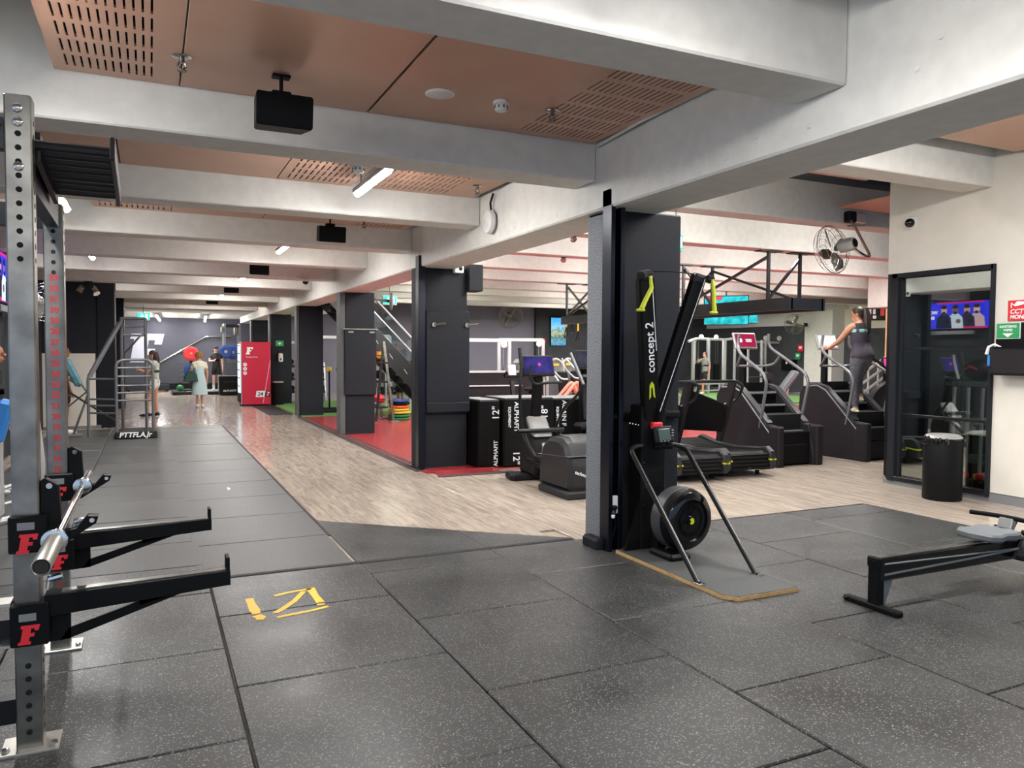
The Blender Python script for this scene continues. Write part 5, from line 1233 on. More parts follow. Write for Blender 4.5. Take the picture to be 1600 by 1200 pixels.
fan('far chrome fan on the white pier right of the blue screens', (24.6, 24.4, 2.95), (-.8, -.5, -.1), .42, [(.2, .1, 0), (.6, .2, 0)], (.9, .25, 0))
fan('far chrome fan high on the slate wall between columns', (14.7, 31.5, 3.3), (-.2, -.9, -.4), .55, [(0, .2, .1), (0, .35, .3)], (0, .42, .3))
fan('black and chrome fan glimpsed between the two rack posts', (-1.5, 14.2, 2.42), (.6, -.7, -.1), .3, [(-.1, .2, 0), (-.4, .3, 0)], (-.5, .35, 0))

# ============================================================ SUSPENDED RIG
rg = thing('suspension_rig', 'black steel training rig hung from the ceiling beams', 'rig', (0, 0, 0))
for x in (10.25, 11.02):
    q = MB(); q.bar((x, 10.25, 2.56), (x, 18.6, 2.56), .08, .22); q.obj('rail', 'bsteel', rg)
q = MB(); q.bar((10.25, 10.28, 2.56), (11.02, 10.28, 2.56), .06, .2); q.obj('end_beam', 'bsteel', rg)
q = MB(); q.bar((10.25, 18.5, 2.56), (11.02, 18.5, 2.56), .06, .2); q.obj('end_beam', 'bsteel', rg)
q = MB(); q.tube([(10.25, 10.5, 2.63), (11.02, 10.5, 2.63)], .02, 8); q.obj('pull_up_bar', 'chrome', rg)
for x in (10.25, 11.02):
    for y in (10.82, 13.3, 15.85, 18.35):
        q = MB(); q.bar((x, y, 2.6), (x, y, 3.54), .05, .05); p_ = q.obj('hanger_post', 'bsteel', rg)
        q = MB(); q.box((x, y, 3.54), (.5, .2, .02)); q.obj('ceiling_plate', 'bsteel', p_)
    for (a, b) in ((10.82, 13.3), (15.85, 18.35)):
        if x > 10.5: a, b = b, a
        q = MB(); q.bar((x, a, 3.45), (x, b, 2.66), .045, .045); q.obj('brace', 'bsteel', rg)
q = MB(); q.bar((10.25, 10.82, 2.66), (11.02, 10.82, 3.45), .045, .045); q.obj('brace', 'bsteel', rg)
for y in (13.3, 18.35):
    q = MB(); q.bar((10.25, y, 2.66), (11.02, y, 3.45), .045, .045); q.obj('brace', 'bsteel', rg)
    q = MB(); q.bar((10.25, y-.06, 3.45), (11.02, y-.06, 2.66), .045, .045); q.obj('brace', 'bsteel', rg)
for i, (x, y, z0, z1, c) in enumerate(((10.28, 18.5, 2.7, 2.2, 'black'), (10.4, 18.4, 2.66, 2.3, 'black'), (10.62, 18.45, 2.62, 2.1, 'yellow'))):
    t = thing('suspension_strap', ('black strap with looped foot cradle at the far rig end', 'folded black strap beside the yellow one on the rig', 'yellow suspension strap hanging at the far rig end')[i], 'strap', (x, y, z1))
    q = MB(); q.box((0, -.08, (z0-z1)/2+.1), (.05, .012, z0-z1-.1)); q.obj('webbing', 'yellow' if i != 1 else 'black', t); q = MB(); q.tube([(0, -.08, .18), (-.07, -.08, -.1), (.05, -.08, -.1), (.01, -.08, .18)], .014, 6); q.obj('loop', 'black', t); q = MB(); q.cyl((-.06, -.08, -.1), (.06, -.08, -.1), .02, 8); q.obj('handle', 'rubberblk', t)

# ============================================================ SCREENS
def tv(label, c, w, h, rz, face, z_up=0, mount=None, name='television'):
    t = thing(name, label, 'screen', c, rz)
    MB().box((0, 0, 0), (w+.05, .07, h+.05), b=.01).obj('case', 'black', t)
    o = MB().box((0, -.037, 0), (w, .006, h)).obj('screen', face, t)
    if mount: q = MB(); q.bar((0, .02, h/2), (0, .02, mount-c[2]), .05, .05); q.obj('mount', 'bsteel', t)
    else: q = MB(); q.box((0, .07, 0), (.3, .1, .3)); q.obj('mount', 'bsteel', t)
    return t, o
M['scr_turq'] = screen_mat('screen_turquoise', (30, 160, 170), (70, 220, 226), 1.15, 6)
tv('large turquoise screen hung behind the black rig', (15.7, 18.3, 2.98), 1.26, .84, rad(-40), M['scr_turq'], mount=3.7)
q = MB(); q.box((-.33, -.042, .36), (.42, .004, .1)); q.obj('caption_bar', 'redp', bpy.data.objects['television'])
t, o = tv('small turquoise screen on the white bulkhead', (25.7, 28.3, 3.48), 1.3, .64, rad(-62), M['scr_turq'])
q = MB(); q.ell((0, -.045, .15), (.16, .004, .13), 14, 8); q.prism([(-.05, .1), (.05, .1), (.0, -.08)], (0, -.042, 0), (1, 0, 0), (0, 0, 1), (0, -.004, 0)); q.obj('shape', 'navy', o)
def picture_mat():
    m = bpy.data.materials.new('screen_coast'); m.use_nodes = True; nt = m.node_tree
    nt.nodes.remove(nt.nodes['Principled BSDF']); e = nt.nodes.new('ShaderNodeEmission'); e.inputs[1].default_value = 1.1
    tc = nt.nodes.new('ShaderNodeTexCoord'); sp = nt.nodes.new('ShaderNodeSeparateXYZ'); n = nt.nodes.new('ShaderNodeTexNoise'); n.inputs['Scale'].default_value = 7; n.inputs['Detail'].default_value = 5
    ad = nt.nodes.new('ShaderNodeMath'); ad.operation = 'MULTIPLY_ADD'; ad.inputs[1].default_value = .55
    cr = nt.nodes.new('ShaderNodeValToRGB'); els = cr.color_ramp.elements
    els[0].position = 0; els[0].color = (*lin((40, 130, 190)), 1); els[1].position = 1; els[1].color = (*lin((60, 170, 230)), 1)
    for p, c in ((.2, (120, 170, 190)), (.34, (70, 120, 110)), (.5, (190, 190, 160)), (.6, (110, 150, 120)), (.68, (150, 205, 235))):
        k = els.new(p); k.color = (*lin(c), 1)
    mr = nt.nodes.new('ShaderNodeMapRange'); mr.inputs[1].default_value = -.64; mr.inputs[2].default_value = .64; mr.inputs[3].default_value = -.2; mr.inputs[4].default_value = .75
    nt.links.new(tc.outputs['Object'], sp.inputs[0]); nt.links.new(tc.outputs['Object'], n.inputs['Vector']); nt.links.new(sp.outputs[2], mr.inputs[0])
    nt.links.new(n.outputs['Fac'], ad.inputs[0]); nt.links.new(mr.outputs[0], ad.inputs[2]); nt.links.new(ad.outputs[0], cr.inputs[0]); nt.links.new(cr.outputs[0], e.inputs[0])
    nt.links.new(e.outputs[0], nt.nodes['Material Output'].inputs[0]); return m
tv('tall portrait screen with a blue coastal scene on the dark wall', (17.15, 31.5, 2.67), .78, 1.28, 0, picture_mat())
lt, lo_ = tv('wide screen on the left wall showing four figures', (-1.97, 13.52, 2.72), 1.96, .70, rad(90), screen_mat('screen_event', (20, 40, 190), (70, 60, 220), 2.0, 2))
for i, (x, hc, bc) in enumerate(((-.66, (236, 180, 164), (206, 176, 190)), (-.40, (196, 150, 130), (52, 44, 66)), (-.08, (128, 100, 92), (206, 220, 234)), (.24, (220, 164, 144), (36, 42, 66)))):
    q = MB(); q.prism([(x-.23, -.34), (x+.23, -.34), (x+.2, -.06), (x+.08, .04), (x-.08, .04), (x-.2, -.06)], (0, -.0405, 0), (1, 0, 0), (0, 0, 1), (0, -.001*(i+1), 0)); q.obj('figure', emis('fig%d' % i, bc, 1.3), lo_)
    q = MB(); q.ell((x, -.045, .14), (.085, .003, .125), 14, 8); q.obj('figure_head', emis('fighead%d' % i, hc, 1.3), lo_)
    q = MB(); q.ell((x, -.046, .215), (.083, .003, .06), 12, 6); q.ell((x, -.0475, .06), (.06, .003, .04), 10, 5); q.obj('figure_hair', emis('fighair%d' % i, (52, 38, 36), 1), lo_)
    q = MB(); q.ell((x-.09, -.047, -.16), (.07, .003, .06), 10, 6); q.obj('figure_fist', emis('figfist%d' % i, (44, 40, 52) if i % 2 else hc, 1.1), lo_)
M['scr_txt'] = emis('screen_text', (240, 244, 255), 1.6); M['scr_mag'] = emis('screen_magenta', (210, 40, 120), 1.4)
text('caption', 'WOODS', .13, (.68, -.042, .08), (1, 0, 0), (0, 0, 1), 'scr_txt', lo_, .001, bold=.004); text('caption', 'BREEZ', .12, (.68, -.042, -.06), (1, 0, 0), (0, 0, 1), 'scr_txt', lo_, .001, bold=.004)
q = MB(); q.box((-.4, -.041, -.325), (1.1, .003, .05)); q.box((-.2, -.041, .33), (1.3, .003, .04)); q.obj('caption_bar', 'scr_mag', lo_)
q = MB(); q.box((0, -.03, -.46), (1.2, .09, .1), b=.01); q.obj('soundbar', 'greysoft', lt)

# ============================================================ LEFT BACK: stretching frame
sf = thing('stretching_frame', 'grey tubular stretching frame on a black base by the passage', 'stretching frame', (0, 16.3, .012))
T = .028
q = MB(); q.prism([(-.63, -.25), (.10, -.25), (.08, .95), (-.58, .95)], (0, 0, 0), (1, 0, 0), (0, 1, 0), (0, 0, .1), b=.02); q.box((-.25, -.26, .07), (.72, .06, .14), b=.02); bs = q.obj('base', 'rubberblk', sf)
text('lettering', 'PTTFLA.Jr', .13, (-.27, -.293, .075), (1, 0, 0), (0, 0, 1), 'white', bs, .001, bold=.004, shear=.2)
q = MB(); q.tube(rnd([(-.58, -.2, .05), (-.58, -.2, 1.48), (.04, -.2, 1.48), (.04, -.2, .05)], .16, 6), T, 10); q.obj('front_hoop', 'tubegrey', sf)
for z in (.5+.0, .72, .86, 1.0, 1.17, 1.33):
    if z in (.5,): continue
    q = MB(); q.tube([(-.58, -.2, z), (.04, -.2, z)], .018, 8); q.obj('rung', 'tubegrey', sf)
for z in (.48, .62, .74, 1.12):
    q = MB(); q.tube([(-1.06, .1, z), (-.58, -.2, z)], .018, 8); q.obj('rung', 'tubegrey', sf)
q = MB(); q.tube(rnd([(-1.06, .1, .02), (-1.06, .1, 1.14), (-.5, .35, 2.2), (-.5, .5, 2.28), (-.1, .5, 2.28)], .06), T, 10); q.obj('side_post', 'tubegrey', sf)
q = MB(); q.bar((-1.04, .16, 1.16), (-.52, .42, 2.2), .12, .05); q.obj('incline_pad', 'greysoft', sf)
for z in (2.28, 2.12, 1.95):
    q = MB(); q.tube([(-.5, .45, z), (-.08, .45, z)], .02, 8); q.obj('rung', 'tubegrey', sf)
for x in (-.5, -.08):
    q = MB(); q.tube([(x, .45, 2.3), (x, .45, 1.4), (x, .7, .08)], T, 8); q.obj('rear_post', 'tubegrey', sf)
q = MB(); q.tube([(-.45, .45, 1.6), (-.2, .1, 1.9), (-.1, .45, 2.0)], .018, 8); q.obj('diagonal', 'tubegrey', sf)
q = MB(); q.tube([(-1.38, .4, .85), (-.58, -.15, .32)], .02, 8); q.tube([(-1.4, .3, .6), (-1.06, .1, .9)], .014, 8); q.obj('stretch_bar', 'steel', sf)
pd = thing('tilted_pad', 'teal padded board tilted on a frame beside the stretching frame', 'pad', (-1.36, 17.0, 1.24))
q = MB(); q.box((0, 0, 0), (.13, .3, .56), RY(rad(-24)), b=.03); q.obj('cushion', 'teal', pd); q = MB(); q.tube([(.08, 0, -.1), (.26, 0, -.42), (.0, 0, -1.2)], .022, 8); q.box((0, 0, -1.21), (.3, .4, .03)); q.obj('stand', 'tubegrey', pd)
# white machine left edge
wm = thing('white_machine', 'white framed leg machine with blue pads at the left edge', 'machine', (-1.25, 8.6, .012))
q = MB(); q.box((-.1, 0, .62), (.14, .2, 1.1), b=.02); q.obj('column', 'tubelight', wm)
q = MB(); q.tube(rnd([(-.4, -.1, .03), (-.1, -.1, .03), (.22, .3, .03), (.26, .3, .5), (.2, .35, 1.05)], .1), .035, 8); q.tube([(-.2, .2, .25), (.22, .3, .4)], .02, 8); q.tube([(-.2, .2, .12), (.22, .3, .2)], .02, 8); q.obj('frame', 'tubelight', wm)
q = MB(); q.box((-.02, -.1, .98), (.14, .16, .42), RY(rad(15)), b=.04); q.obj('knee_pad', 'blue', wm)
q = MB(); q.ell((.3, .45, .22), (.08, .12, .14), 12, 8); q.obj('ankle_pad', 'blue', wm)
q = MB(); q.tube([(-.4, -.12, 1.02), (.05, -.12, 1.08)], .016, 8); q.obj('lever', 'chrome', wm)
# vending machine
vm = thing('vending_machine', 'red vending machine standing by the fifth column', 'vending machine', (2.93, 25.1, 0))
MB().box((0, 0, 1.0), (.86, .8, 1.92), b=.012).obj('cabinet', 'red', vm)
q = MB(); q.box((-.445, 0, 1.15), (.03, .72, 1.5)); g_ = q.obj('lit_front', emis('vend_glow', (214, 230, 240), 1.6), vm); q = MB(); q.box((-.45, 0, .25), (.05, .7, .28), b=.01); q.obj('delivery_flap', 'black', vm)
for z in (.6, .85, 1.1, 1.35, 1.6, 1.85): MB().box((-.462, 0, z), (.012, .7, .03)).obj('shelf_strip', 'steel', g_)
q = MB(); q.box((-.43, -.39, 1.0), (.03, .03, 1.9)); q.obj('door_edge', 'silver', vm)
q = MB(); q.box((0, 0, .03), (.8, .74, .06)); q.obj('plinth', 'black', vm)
q = MB(); flogo(q, (-.30, -.402, 1.58), (1, 0, 0), (0, 0, 1), .22, (0, -.004, 0)); q.obj('emblem', 'white', vm)
text('lettering', 'Fitness First', .07, (-.12, -.403, 1.5), (1, 0, 0), (0, 0, 1), 'white', vm, .001)
for z in (1.27, 1.14, 1.01):
    q = MB(); q.lathe([(.055, 0), (.055, .004)], 20, (-.32, -.402, z), (0, -1, 0)); b_ = q.obj('badge', 'white', vm); q = MB(); q.box((-.315, -.408, z+.005), (.03, .003, .03)); q.obj('badge_mark', 'navy', b_)
q = MB(); q.prism([(0, 0), (.26, 0), (.29, .19), (.03, .19)], (-.02, -.402, .27), (1, 0, 0), (0, 0, 1), (0, -.004, 0)); p_ = q.obj('label_plate', 'white', vm); q = MB(); q.prism([(.262, 0), (.43, 0), (.43, .19), (.292, .19)], (-.02, -.402, .27), (1, 0, 0), (0, 0, 1), (0, -.003, 0)); q.obj('label_end', mat('deep_red', (120, 20, 40), .5), vm)
text('lettering', '24', .16, (.115, -.408, .36), (1, 0, 0), (0, 0, 1), 'black', p_, .001, bold=.003, shear=.15); text('lettering', '7', .16, (.34, -.408, .36), (1, 0, 0), (0, 0, 1), 'white', p_, .001, bold=.003, shear=.15)
q = MB(); q.bar((.42, -.402, 1.4), (.2, -.402, .08), .01, .004, (0, 1, 0)); q.obj('stripe', 'white', vm)
t = thing('waste_bin', 'slim black bin between vending machine and column', 'bin', (3.6, 24.85, 0)); MB().lathe([(.17, 0), (.175, .7), (.16, .72)], 24).obj('body', 'black', t); MB().lathe([(.172, .7), (.174, .74), (.15, .75)], 24).obj('rim', 'steelpl', t)
t = thing('green_notice', 'small green notice on the fifth column', 'sign', (3.73, 25.34, 1.93)); MB().box((0, 0, 0), (.24, .012, .17), b=.003).obj('plate', 'green', t); q = MB(); q.prism([(-.05, .02), (.05, .02), (0, -.05)], (0, -.008, 0), (1, 0, 0), (0, 0, 1), (0, -.002, 0)); q.obj('arrow', 'white', t)
t = thing('soap_dispenser', 'white sanitiser dispenser on the fifth column', 'dispenser', (3.75, 25.3, 1.48)); MB().box((0, 0, 0), (.14, .1, .28), b=.03).obj('case', 'whitepl', t); q = MB(); q.prism([(-.03, -.05), (.03, -.05), (.0, .05)], (0, -.052, -.03), (1, 0, 0), (0, 0, 1), (0, -.004, 0)); q.obj('window', 'black', t)
# lifting platform, squat rack, bumper plates
pf = thing('lifting_platform', 'dark rubber lifting platform at the back of the passage', 'platform', (2.55, 32.9, 0)); q = MB(); q.box((0, 0, .06), (3.6, 2.2, .12), b=.02); q.obj('deck', 'dark2', pf); q = MB(); q.box((-.3, -.2, .122), (2.0, 1.6, .01)); q.obj('insert', 'grey', pf)
sq = thing('squat_rack', 'tall grey squat rack behind the red vending machine', 'rack', (3.0, 33.1, .128))
for x in (-.3, .28):
    for y in (-.3, .3): MB().box((x, y, 1.33), (.09, .09, 2.66), b=.006).obj('upright', 'tubegrey', sq)
q = MB(); q.bar((-.34, -.3, 2.55), (.32, -.3, 2.55), .08, .1); q.bar((-.34, .3, 2.6), (.32, .3, 2.6), .08, .1); q.obj('crossbar', 'bsteel', sq)
for z in (.5, 1.4, 2.2): q = MB(); q.bar((-.3, -.3, z), (-.3, .3, z), .06, .06); q.obj('side_bar', 'bsteel', sq)
q = MB(); q.box((-.38, -.32, 2.4), (.14, .12, .26), b=.03); q.box((.12, -.34, 2.35), (.16, .1, .34), b=.03); q.obj('pulley', 'steel', sq)
def plate(label, c, rr_, th, m_, axis=(0, -1, 0), hub='orangeplate', group='bumper plates'):
    t = thing('bumper_plate', label, 'plate', c, 0, group); q = MB(); q.lathe([(.04, 0), (rr_*.5, 0), (rr_*.62, -.008), (rr_*.9, 0), (rr_, .012), (rr_, th-.012), (rr_*.9, th), (rr_*.62, th+.008 if th > .04 else th), (rr_*.5, th), (.04, th)], 28, (0, 0, 0), axis); q.obj('disc', m_, t)
    q = MB(); q.lathe([(.06, -.004), (.06, th+.006)], 16, (0, 0, 0), axis); q.obj('hub', hub, t); return t
b2 = thing('barbell', 'loaded far barbell on the squat rack hooks', 'barbell', (3.0, 32.74, 1.64)); q = MB(); q.tube([(-.3, 0, 0), (1.1, 0, 0)], .016, 8); q.obj('shaft', 'chrome', b2); q = MB(); q.tube([(-.42, 0, 0), (-.3, 0, 0)], .026, 10); q.obj('sleeve', 'steelpl', b2)
plate('red bumper plate stored on the rack arm left of the man', (1.44, 32.55, 1.58), .28, .07, 'redplate')
plate('blue bumper plate low behind the curly haired woman', (1.44, 32.5, .92), .27, .07, 'navy', hub='steelpl')
plate('blue bumper plate in front of the squat rack', (2.98, 32.7, 1.64), .29, .07, 'navy', hub='steelpl')
plate('second blue bumper plate left of its twin on the squat rack', (2.72, 32.62, 1.66), .26, .06, 'navy', hub='steelpl')
st = thing('plate_tree', 'dark plate tree behind the woman in the dress', 'plate tree', (1.44, 32.62, .128)); q = MB(); q.box((0, .0, .85), (.1, .1, 1.7), b=.01); q.box((0, 0, .03), (.6, .7, .06), b=.01); q.obj('post', 'bsteel', st)
for z in (.8, 1.46): q = MB(); q.cyl((0, 0, z), (0, -.3, z), .025, 10); q.obj('peg', 'steelpl', st)
for z in (.55, .75, 1.5, 1.42): q = MB(); q.tube([(-.4, -.1, z), (0, 0, z+.05)], .025, 6); q.obj('arm', 'bsteel', st)
t = foam(2.36, 31.0, .95, .6, .72, [('ALPHAFIT', .11, .36, .16, 0)], 'black foam box at the edge of the lifting platform'); 
q = MB(); q.box((.475, -.004, .5), (.7, .01, .03)); q.obj('strap', 'plastic', t)
t = thing('kettlebell', 'green kettlebell on the floor behind the woman in the dress', 'kettlebell', (1.02, 32.1, .128)); q = MB(); q.ell((0, 0, .13), (.13, .13, .13), 14, 10); q.obj('ball', 'grnplate', t); q = MB(); q.tube(rnd([(-.07, 0, .22), (-.08, 0, .33), (.08, 0, .33), (.07, 0, .22)], .06), .02, 8); q.obj('handle', 'black', t)
lb = thing('low_bench', 'low dark bench along the far wall', 'bench', (-.1, 34.9, 0)); q = MB(); q.box((0, 0, .18), (1.6, .5, .22), b=.02); q.obj('seat', 'dark2', lb)
for x in (-.7, .7): MB().box((x, 0, .04), (.1, .4, .08)).obj('foot', 'black', lb)

# ============================================================ BETWEEN THE COLUMNS
def cable_station(loc, rz, label, w=1.4, h=2.3, m_='tubelight'):
    t = thing('cable_station', label, 'cable machine', loc, rz, 'cable stations')
    for x in (-w/2, w/2):
        MB().box((x, 0, h/2), (.09, .09, h), b=.012).obj('upright', m_, t); MB().box((x, 0, .03), (.3, .8, .06), b=.01).obj('foot', m_, t)
        q = MB()
        for k in range(12): q.box((x*.86, .0, .3+.055*k), (.2, .12, .045), b=.004)
        q.obj('weight_stack', 'black', t)['kind'] = 'stuff'
        q = MB(); q.cyl((x*.8, 0, .1), (x*.8, 0, h-.1), .014, 6); q.obj('guide_rod', 'chrome', t); q = MB(); q.lathe([(.08, -.02), (.08, .02)], 16, (x*.8, -.06, h-.1), (0, 1, 0)); q.obj('pulley', 'whitepl', t)
        q = MB(); q.box((x, -.08, h*.55), (.1, .12, .18), b=.02); q.obj('carriage', 'grey', t)
    q = MB(); q.bar((-w/2, 0, h), (w/2, 0, h), .09, .09, b=.01); q.obj('top_beam', m_, t)
    return t
def shroud_machine(loc, rz, label, tall=1.55):
    t = thing('weight_machine', label, 'weight machine', loc, rz, 'selector weight machines')
    q = MB(); q.prism([(-.24, 0), (.24, 0), (.24, tall-.1), (.14, tall), (-.14, tall), (-.24, tall-.1)], (0, .0, 0), (1, 0, 0), (0, 0, 1), (0, .3, 0), b=.02); q.obj('shroud', 'greysoft', t)
    q = MB(); q.tube(rnd([(-.28, -.02, .02), (-.28, -.02, tall-.1), (0, -.02, tall+.08), (.28, -.02, tall-.1), (.28, -.02, .02)], .2, 6), .035, 8); q.obj('frame', 'tubelight', t)
    q = MB(); q.box((0, -.03, tall-.12), (.22, .02, .06)); q.obj('yellow_tag', 'yellow', t)
    q = MB(); q.box((0, -.6, .48), (.4, .42, .09), b=.03); q.obj('seat', 'black', t); q = MB(); q.box((0, -.36, .85), (.34, .09, .6), RX(rad(-8)), b=.03); q.obj('backrest', 'black', t)
    q = MB(); q.tube([(0, -.2, .06), (0, -.9, .06)], .04, 8); q.tube([(0, -.6, .06), (0, -.6, .45)], .035, 8); q.obj('seat_post', 'tubelight', t)
    for s in (-1, 1): q = MB(); q.tube(rnd([(s*.3, -.1, 1.5), (s*.42, -.4, 1.2), (s*.36, -.75, .95), (s*.2, -.8, .95)], .15), .025, 8); q.obj('press_arm', 'tubelight', t)
    return t
# staircase
sc_ = thing('staircase', 'black open staircase with glass rails behind the third column', 'staircase', (0, 0, 0))
A, B = V((4.1, 18.9, 3.0)), V((7.0, 18.9, .06)); D = (B-A)
for dy in (0, 1.1):
    q = MB(); q.bar(A+V((0, dy, 0)), B+V((0, dy, 0)), .07, .42); q.obj('stringer', 'bsteel', sc_)
for k in range(14):
    p_ = A+D*((k+.5)/14); q = MB(); q.box(p_+V((0, .55, .06)), (.26, 1.06, .04)); q.obj('tread', 'grey', sc_)
for k in range(5):
    p_ = A+D*(.22+.13*k); q = MB(); q.prism([(-.07, .03), (.05, .0), (.07, -.03), (-.05, .0)], p_+V((0, -.045, -.03)), D.normalized(), V((0, 0, 1)), (0, -.004, 0)); q.obj('slot', 'tubelight', sc_)
for dy in (0, 1.1):
    q = MB(); q.prism([(0, .24), (D.x, D.z+.24), (D.x, D.z+1.0), (0, 1.0)], A+V((0, dy, 0)), (1, 0, 0), (0, 0, 1), (0, .012, 0)); q.obj('glass_rail', 'clear', sc_); q = MB(); q.tube([A+V((0, dy, 1.0)), B+V((0, dy, 1.0))], .025, 8); q.obj('handrail', 'tubelight', sc_)
q = MB(); q.box((4.4, 19.4, 2.74), (.7, .5, .16), b=.02); q.obj('landing_box', 'black', sc_)
for i, (m_, r_, z) in enumerate((('grnplate', .27, 0), ('grnplate', .27, .075), ('yelplate', .27, .15), ('yelplate', .265, .22), ('orangeplate', .26, .29), ('black', .26, .37), ('navy', .25, .43))):
    plate(('bottom green plate of the floor stack', 'upper green plate of the floor stack', 'lower yellow plate of the floor stack', 'upper yellow plate of the floor stack', 'orange plate in the floor stack', 'black plate in the floor stack', 'navy plate on top of the floor stack')[i], (5.5+.01*(i % 3), 18.25, .02+z), r_, .056, m_, (0, 0, 1), 'steelpl', 'bumper plates stacked on the red turf')
ra = thing('storage_rack', 'silver legged storage rack beside the plate stack', 'rack', (5.06, 17.6, .016))
for dy in (0, 1.0):
    q = MB(); q.bar((-.12, dy, 1.9), (.12, dy, .03), .06, .07); q.obj('front_leg', 'steel', ra); q = MB(); q.bar((-.12, dy, 1.9), (-.3, dy, .03), .05, .05); q.obj('rear_leg', 'bsteel', ra); q = MB(); q.box((.14, dy-.02, .02), (.2, .14, .03)); q.obj('foot', 'grey', ra)
for z in (.35, .95, 1.4): q = MB(); q.bar((-.14, -.05, z), (-.14, 1.05, z), .22, .04); q.obj('shelf', 'bsteel', ra)
for i, (z, m_, y) in enumerate(((1.47, 'yelplate', .1), (1.47, 'redp', .45), (1.47, 'redp', .8), (.44, 'redp', .2), (.44, 'redp', .6), (1.02, 'black', .3), (1.02, 'black', .7))):
    t = thing('medicine_ball', ('yellow', 'red', 'second red', 'low red', 'second low red', 'black', 'second black')[i]+' ball on the silver legged storage rack', 'ball', (4.92, 17.6+y, .016+z)); q = MB(); q.ell((0, 0, .1), (.115, .115, .1), 14, 10); q.obj('shell', m_, t); q = MB(); q.lathe([(.117, .092), (.117, .108)], 20); q.obj('seam_band', 'black', t)
ct2 = thing('counter', 'white topped counter under the black staircase', 'counter', (6.05, 20.6, .016)); q = MB(); q.box((0, 0, 1.24), (1.2, .6, .06), b=.01); q.obj('top', 'whitepl', ct2)
for x in (-.55, .55):
    for y in (-.25, .25): MB().box((x, y, .61), (.06, .06, 1.2), b=.006).obj('leg', 'tubelight', ct2)
q = MB(); q.box((0, .27, .62), (1.04, .02, 1.0)); q.obj('glass_back', 'clear', ct2)
t = thing('red_tub', 'red tub standing on the white counter', 'tub', (5.7, 20.6, 1.286)); MB().lathe([(.12, 0), (.15, .22), (.14, .22), (.11, .02)], 18).obj('body', 'redp', t); MB().lathe([(.15, .21), (.16, .235), (.145, .24)], 18).obj('rim', 'whitepl', t)
cable_station((4.75, 23.6, .016), 0, 'light cable station between the third and fourth columns', 1.3, 2.1)
cable_station((6.6, 25.4, .016), 0, 'light cable station deep behind the second column', 1.5, 2.2)
cable_station((4.8, 28.0, 0), 0, 'light cable station between the fourth and fifth columns', 1.2, 2.0)
bk = thing('barbell_rack', 'black upright rack of bars between the third and fourth columns', 'rack', (4.45, 21.3, .016)); q = MB(); q.box((0, 0, .06), (.8, .6, .12), b=.02); q.obj('base', 'bsteel', bk)
for x in (-.25, 0, .25): q = MB(); q.cyl((x, 0, .1), (x, 0, 1.15), .025, 8); q.obj('bar', 'bsteel', bk); q = MB(); q.lathe([(.06, 0), (.07, .05), (.05, .12)], 12, (x, 0, 1.12)); q.obj('end', 'yellow' if x == 0 else 'black', bk)
# right of the second column
pt = thing('low_partition', 'black low partition behind the foam boxes', 'partition', (6.3, 14.3, .016)); q = MB(); q.box((0, 0, .62), (1.9, .12, 1.24), b=.01); q.obj('panel', 'plasticd', pt); q = MB(); q.box((0, -.01, 1.26), (1.95, .16, .04), b=.005); q.obj('cap', 'tubelight', pt); q = MB(); q.tube([(-.8, -.1, .98), (.6, -.1, .98)], .015, 6); q.obj('rail', 'tubelight', pt)
cable_station((7.2, 17.2, .016), rad(-10), 'white framed cable station above the black partition', 1.5, 1.95)
cable_station((9.0, 18.6, .016), rad(-15), 'white framed cable station left of the suspension straps', 1.2, 2.0)
ub = thing('exercise_bike', 'black upright bike standing behind the foam boxes', 'exercise bike', (6.15, 12.6, .016)); q = MB(); q.bar((0, -.5, .06), (0, .5, .06), .08, .08); q.box((0, .5, .04), (.5, .08, .08), b=.01); q.box((0, -.5, .04), (.5, .08, .08), b=.01); q.obj('base', 'black', ub)
q = MB(); q.lathe([(.24, -.04), (.26, 0), (.24, .04)], 24, (0, .35, .42), (1, 0, 0)); q.obj('flywheel', 'steel', ub); q = MB(); q.bar((0, .3, .1), (0, .5, 1.12), .07, .07); q.bar((0, -.1, .3), (0, -.3, .95), .06, .06); q.bar((0, .3, .45), (0, -.2, .4), .06, .08); q.obj('frame', 'bsteel', ub)
q = MB(); q.box((0, -.32, 1.0), (.2, .28, .07), b=.03); q.obj('saddle', 'black', ub); q = MB(); q.tube(rnd([(-.22, .25, 1.3), (-.2, .45, 1.2), (.2, .45, 1.2), (.22, .25, 1.3)], .08), .02, 8); q.obj('handlebar', 'black', ub); q = MB(); q.box((0, .5, 1.32), (.16, .05, .22), RX(rad(-15)), b=.015); q.obj('monitor', 'silver', ub)
shroud_machine((8.6, 17.4, .016), rad(20), 'grey chest press machine beside the bent pink legs', 1.5)
shroud_machine((10.2, 18.9, .016), rad(10), 'grey shroud machine with yellow tag below the straps', 1.45)
shroud_machine((11.0, 19.6, .016), rad(10), 'second grey shroud machine with yellow tag below the straps', 1.45)
t = thing('red_notice', 'red square notice on the dark wall left of the portrait screen', 'sign', (16.35, 31.57, 2.22)); MB().box((0, 0, 0), (.34, .02, .28)).obj('plate', 'redp', t); q = MB(); q.box((0, -.012, .05), (.2, .004, .08)); q.box((0, -.012, -.06), (.24, .004, .05)); q.obj('print', 'white', t)
